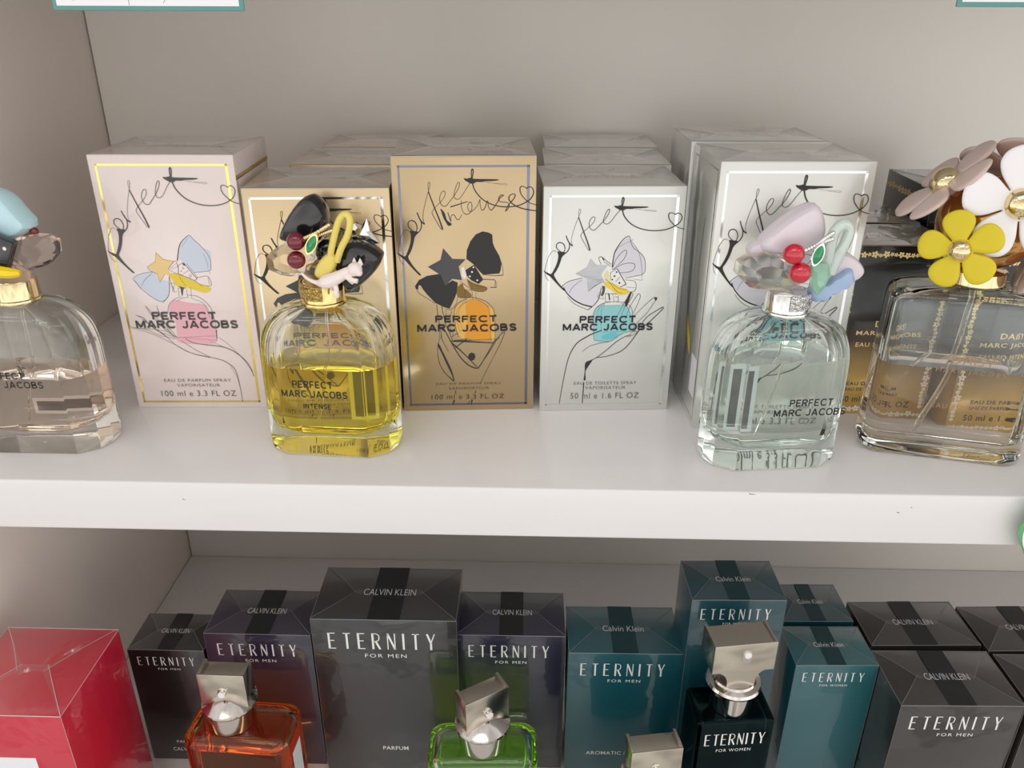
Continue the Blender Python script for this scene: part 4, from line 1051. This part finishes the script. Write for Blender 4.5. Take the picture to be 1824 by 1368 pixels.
def domino(m):
    M = Matrix.Translation((2.2, -9, 122)) @ Matrix.Rotation(math.radians(26), 4, 'Y')
    m.box(-8, 8, -3, 3, -14, 8, 'gloss_black', .8, M=M)
    for x, z in ((4.5, -10), (-4.5, -10), (0, -6.5), (4.5, 3), (-4.5, 3)): m.ball((x, -2.9, z), 1.1, 'white_dot', (1, .4, 1), 14, 8, M)
piece(t, 'domino_charm', 0, domino)
def banana(m):
    P = smooth_line([(-10, -12, 115), (-4, -13, 111.5), (3, -13.6, 110.2), (9, -13.6, 109.6), (13.5, -13, 109.4)], per=4)
    m.tube(P, [1.2 + 2.2 * math.sin(math.pi * (i + 1.5) / (len(P) + 1.5)) for i in range(len(P))], 'banana_yellow', 7)
piece(t, 'banana_charm', 0, banana, 20)
cherries(t, [(17.0, 128.4)], 3, 2.6, 'cherry_dark')

# --- daisy bottle
def rrect(hw, hd, r, n=6):
    P = []
    for cx, cy, a0 in ((hw - r, hd - r, 0), (-hw + r, hd - r, 90), (-hw + r, -hd + r, 180), (hw - r, -hd + r, 270)):
        for k in range(n + 1):
            a = math.radians(a0 + 90 * k / n); P.append((cx + r * math.cos(a), cy + r * math.sin(a)))
    return P
t = thing('perfume_bottle', 'square perfume bottle with gold dome cap covered in plastic daisies', 'perfume bottle', (.2458, .0545, .0003), -12.8)
def dsec(hw, hd): return rrect(hw, hd, min(hw, hd) * .55)
out = curve_profile([(0, 40, 14.0), (1.5, 42.5, 15.5), (5, 44.3, 16.8), (11, 44.0, 16.6), (30, 43.6, 16.2), (60, 43.2, 15.8), (85, 43.0, 15.6), (96, 42.6, 15.4), (100, 41, 14.6), (102, 37.5, 13.2), (103.2, 30, 12), (104.6, 18, 11.2), (106, 13, 11)], 3)
inn = curve_profile([(11, 30, 8), (11.6, 35, 10.2), (13, 38, 11.6), (16, 39.5, 12.4), (40, 39.3, 12.2), (60, 39, 12), (85, 38.8, 11.8), (94, 38, 11.2), (97, 35, 9.8), (98.5, 29, 8.2), (99.6, 20, 7), (101, 9, 6)], 3)
flask(t, rings_of(out, dsec), rings_of(inn, dsec), 57, 'clear_glass', 'liquid_rose', 'liquid_top_rose', 40)
mb = MB(); mb.tube(smooth_line([(0, 0, 100), (-1, 0, 70), (-4, 1, 45), (-14, 2, 12)]), 1.5, 'tube_plastic', 10); mb.build('dip_tube', t)
mb = MB(); fn = lambda u, v: (u, -16.3, v)
text(mb, 'DAISY', -6, 61.5, 16, 66.5, fn, 'print_bronze', -.004, 1.1); text(mb, 'MARC JACOBS', -13, 55.4, 23, 58.6, fn, 'print_bronze', -.004, 1.35); text(mb, 'EAU SO FRESH', -11, 34, 21, 37, lambda u, v: (u, -16.65, v), 'print_bronze', -.006, 1.3)
mb.build('lettering', t)
mb = MB(); mb.lathe([(10, 105.2), (14.5, 105.4), (15, 106), (15, 112.5), (14, 113.2), (8, 113.4)], 'pale_gold_metal', seg=48); mb.build('collar', t)
mb = MB(); mb.ball((0, 0, 138), 26.5, 'bronze_gold', (1, .9, .95), 48, 28); mb.build('dome_cap', t)
def flower(R, pos, nrm, spin, mat, lift=0.0):
    n = Vector(nrm).normalized(); z = Vector((0, 0, 1)); x = z.cross(n).normalized() if abs(n.z) < .95 else Vector((1, 0, 0)); y = n.cross(x)
    M = Matrix(((x.x, y.x, n.x, pos[0]), (x.y, y.y, n.y, pos[1]), (x.z, y.z, n.z, pos[2]), (0, 0, 0, 1)))
    mb = MB()
    for k in range(5):
        a = math.radians(spin + 72 * k)
        P = [(.06, .05), (.30, .20), (.52, .33), (.74, .37), (.92, .26), (1.0, 0), (.92, -.26), (.74, -.37), (.52, -.33), (.30, -.20), (.06, -.05)]
        P = smooth_line(P, per=4)
        rg = []
        for kk, h in ((.86, -1.2), (.96, -.9), (1, -.1), (.97, .7), (.88, 1.15), (.6, 1.3)):
            rg.append([(((u - .55) * kk + .55) * R * math.cos(a) - v * kk * R * math.sin(a), ((u - .55) * kk + .55) * R * math.sin(a) + v * kk * R * math.cos(a), h + .10 * R * (u * u) * lift) for u, v in P])
        mb.loft(rg, mat, M=M)
    mb.lathe([(R * .30, -1.0), (R * .30, 1.0), (R * .1, 1.2)], mat, M=M, seg=24)
    mb.lathe([(2.2, -18), (2.2, -.8)], mat, M=M, seg=16)
    o = mb.build('flower', t, 50)
    mb = MB(); mb.lathe([(R * .27, .8)] + [(R * .27 * math.cos(b), 1.2 + R * .23 * math.sin(b)) for b in [math.radians(6 * q) for q in range(0, 15)]] + [(.05, 1.2 + R * .23)], 'pale_gold_metal', M=M, seg=32)
    mb.build('flower_center', o, 50)
flower(20.5, (-20, -34, 130.8), (-.38, -.90, .12), 106, 'petal_yellow')
flower(29, (5, -22.5, 153.5), (.12, -.96, .16), 96, 'petal_white', .6)
flower(30, (-25.5, 0, 158), (-.72, -.02, .69), 30, 'petal_blush', .3)
flower(30, (12, 16, 164), (.25, .55, .79), 20, 'petal_blush', .3)
flower(26, (27, 0, 124), (.92, -.15, -.30), 80, 'petal_blush', .3)

# ------------------------------------------------------------------ bottles on the lower shelf
def slab_bottle(label, loc, rz, w, d, h, gmat, liq, level, cap, cap_rz, rc, rt, wall=4.5, base=9, text_lines=None, sticker=False, capx=0.0):
    t = thing('perfume_bottle', label, 'perfume bottle', (loc[0], loc[1], -0.2906), rz)
    hw, hd = w / 2, d / 2
    def prof(hw, hd, z0, z1, rb, rtt):
        P = []
        for k in range(5):
            a = math.pi / 2 * k / 4; P.append((z0 + rb * (1 - math.cos(a)), hw - rb * (1 - math.sin(a)), hd - rb * (1 - math.sin(a))))
        for k in range(9):
            a = math.pi / 2 * k / 8; P.append((z1 - rtt * (1 - math.sin(a)), hw - rtt * (1 - math.cos(a)), hd - rtt * (1 - math.cos(a))))
        return P
    sec = lambda a, b: rrect(a, b, min(rc, a * .9, b * .9), 5)
    sec2 = lambda a, b: rrect(a, b, min(max(rc - 2, 1.5), a * .9, b * .9), 5)
    flask(t, rings_of(prof(hw, hd, 0, h, 2, rt), sec), rings_of(prof(hw - wall, hd - wall, base, h - wall, 3, max(rt - 2, 1.5)), sec2), level, gmat, 'liquid_' + liq, 'liquid_top_' + liq, 32)
    if text_lines:
        mb = MB(); fn = lambda u, v: (u, -hd - .25, v)
        for k, q in enumerate(text_lines):
            if q[0] == 'ETERNITY': eternity(mb, *q[1:], fn, 'print_white')
            else: text(mb, q[0], *q[1:], fn, 'print_white' if gmat == 'teal_glass' else 'foil_gold', .0, 1.2)
        mb.build('lettering', t)
    if sticker:
        mb = MB(); mb.add([(hw + .2, -9, 40), (hw + .2, 6, 40), (hw + .2, 6, 72), (hw + .2, -9, 72)], [[0, 1, 2, 3]], 'sticker_white'); mb.build('sticker', t)
    M = Matrix.Translation((capx, 0, h)) @ Matrix.Rotation(math.radians(cap_rz), 4, 'Z')
    mb = MB()
    if cap == 'men':
        mb.lathe([(15.0, .1), (15.5, .6), (17.2, 15.5), (17.8, 16.4), (18.3, 17.4), (18.1, 18.6), (17.0, 19.3), (13.8, 21.6), (9.5, 24.0), (5, 25.8), (1, 26.6)], 'chrome', seg=56, M=M)
        mb.build('collar', t, 25)
        mb = MB(); mb.box(-13.6, 13.6, -6.6, 6.6, 19.0, 44.6, 'brushed_steel', .25, M=M)
        for s in (-1, 1): mb.box(s * 14.6 - 1.0, s * 14.6 + 1.0, -7.2, 7.2, 19.0, 46.5, 'brushed_steel', .2, M=M)
        mb.box(-15.6, 15.6, -7.5, -6.5, 19.0, 46.5, 'brushed_steel', .2, M=M)
        mb.build('spray_button', t, 25)
        mb = MB(); N = M @ Matrix.Translation((0, -6.6, 32.0)) @ Matrix.Rotation(math.radians(90), 4, 'X')
        mb.lathe([(3.4, -1), (3.4, 1.1), (2.9, 1.3), (2.9, 3.2), (2.5, 3.6), (.1, 3.7)], 'chrome', seg=28, M=N)
        mb.lathe([(2.4, 3.65), (2.3, 3.9), (.1, 3.95)], 'white_dot', seg=24, M=N); mb.build('nozzle', t)
    else:
        mb.lathe([(13.0, .1), (13.3, .5), (14.0, 16), (14.6, 17.0), (17.0, 18.2), (17.8, 20), (17.0, 22), (14.2, 23.2), (13.4, 24.6), (12.0, 25.2), (6, 25.4)], 'chrome', seg=56, M=M)
        mb.build('collar', t, 25)
        mb = MB()
        ol = [(-19, 58), (-19, 37.5), (-15.5, 37.2), (-12.6, 35.6), (-10.4, 33), (-9.2, 29.5), (-9, 24.6), (9, 24.6), (9.2, 29.5), (10.4, 33), (12.6, 35.6), (15.5, 37.2), (19, 37.5), (19, 58)]
        mb.loft([[(x, y, z) for x, z in ol] for y in (-10.2, 9.4)], 'brushed_steel', M=M)
        for s in (-1, 1): mb.box(s * 19.5 - .7, s * 19.5 + .7, -10.6, 10.2, 37.5, 59.6, 'brushed_steel', .2, M=M)
        mb.box(-20.2, 20.2, -11.0, -10.1, 37.5, 59.6, 'brushed_steel', .2, M=M)
        mb.build('spray_button', t, 30)
        mb = MB(); N = M @ Matrix.Translation((1.2, -10.6, 49.5)) @ Matrix.Rotation(math.radians(90), 4, 'X')
        pill = [(2.9 * math.cos(a), 2.9 * math.sin(a) + (2.4 if math.sin(a) >= 0 else -2.4)) for a in [2 * math.pi * k / 28 for k in range(28)]]
        mb.loft([[(x, y, z) for x, y in pill] for z in (.3, .8)], 'chrome', M=N)
        N2 = N @ Matrix.Translation((0, 2.2, 0)); mb.lathe([(2.2, .8), (2.2, 2.0), (.1, 2.2)], 'white_dot', seg=24, M=N2); mb.build('nozzle', t)
    return t
slab_bottle('amber perfume bottle with silver cap in front of the purple carton', (-.1935, .017), -3, 72, 40, 91, 'amber_glass', 'amber', 79, 'men', 2, 9, 7, text_lines=[('EAU DE PARFUM', -8, 62, 22, 65.5)], sticker=True, capx=-6)
slab_bottle('green perfume bottle with silver cap turned askew', (-.0280, .004), 2, 72, 38, 91, 'green_glass', 'green', 78, 'men', 30, 9, 7)
slab_bottle('dark perfume bottle with silver cap at the bottom photo edge', (.0770, -.034), 3, 72, 38, 91, 'teal_glass', 'dark_teal', 79, 'men', 6, 9, 7)
slab_bottle('tall dark teal perfume bottle with wide flared silver cap', (.1345, .0155), 5.5, 51, 32, 118, 'teal_glass', 'dark_teal', 106, 'women', 3, 3, 2.5, text_lines=[('ETERNITY', -19.5, 98, 19.5, 108), ('FOR WOMEN', -11.5, 92, 11.5, 94.6)])
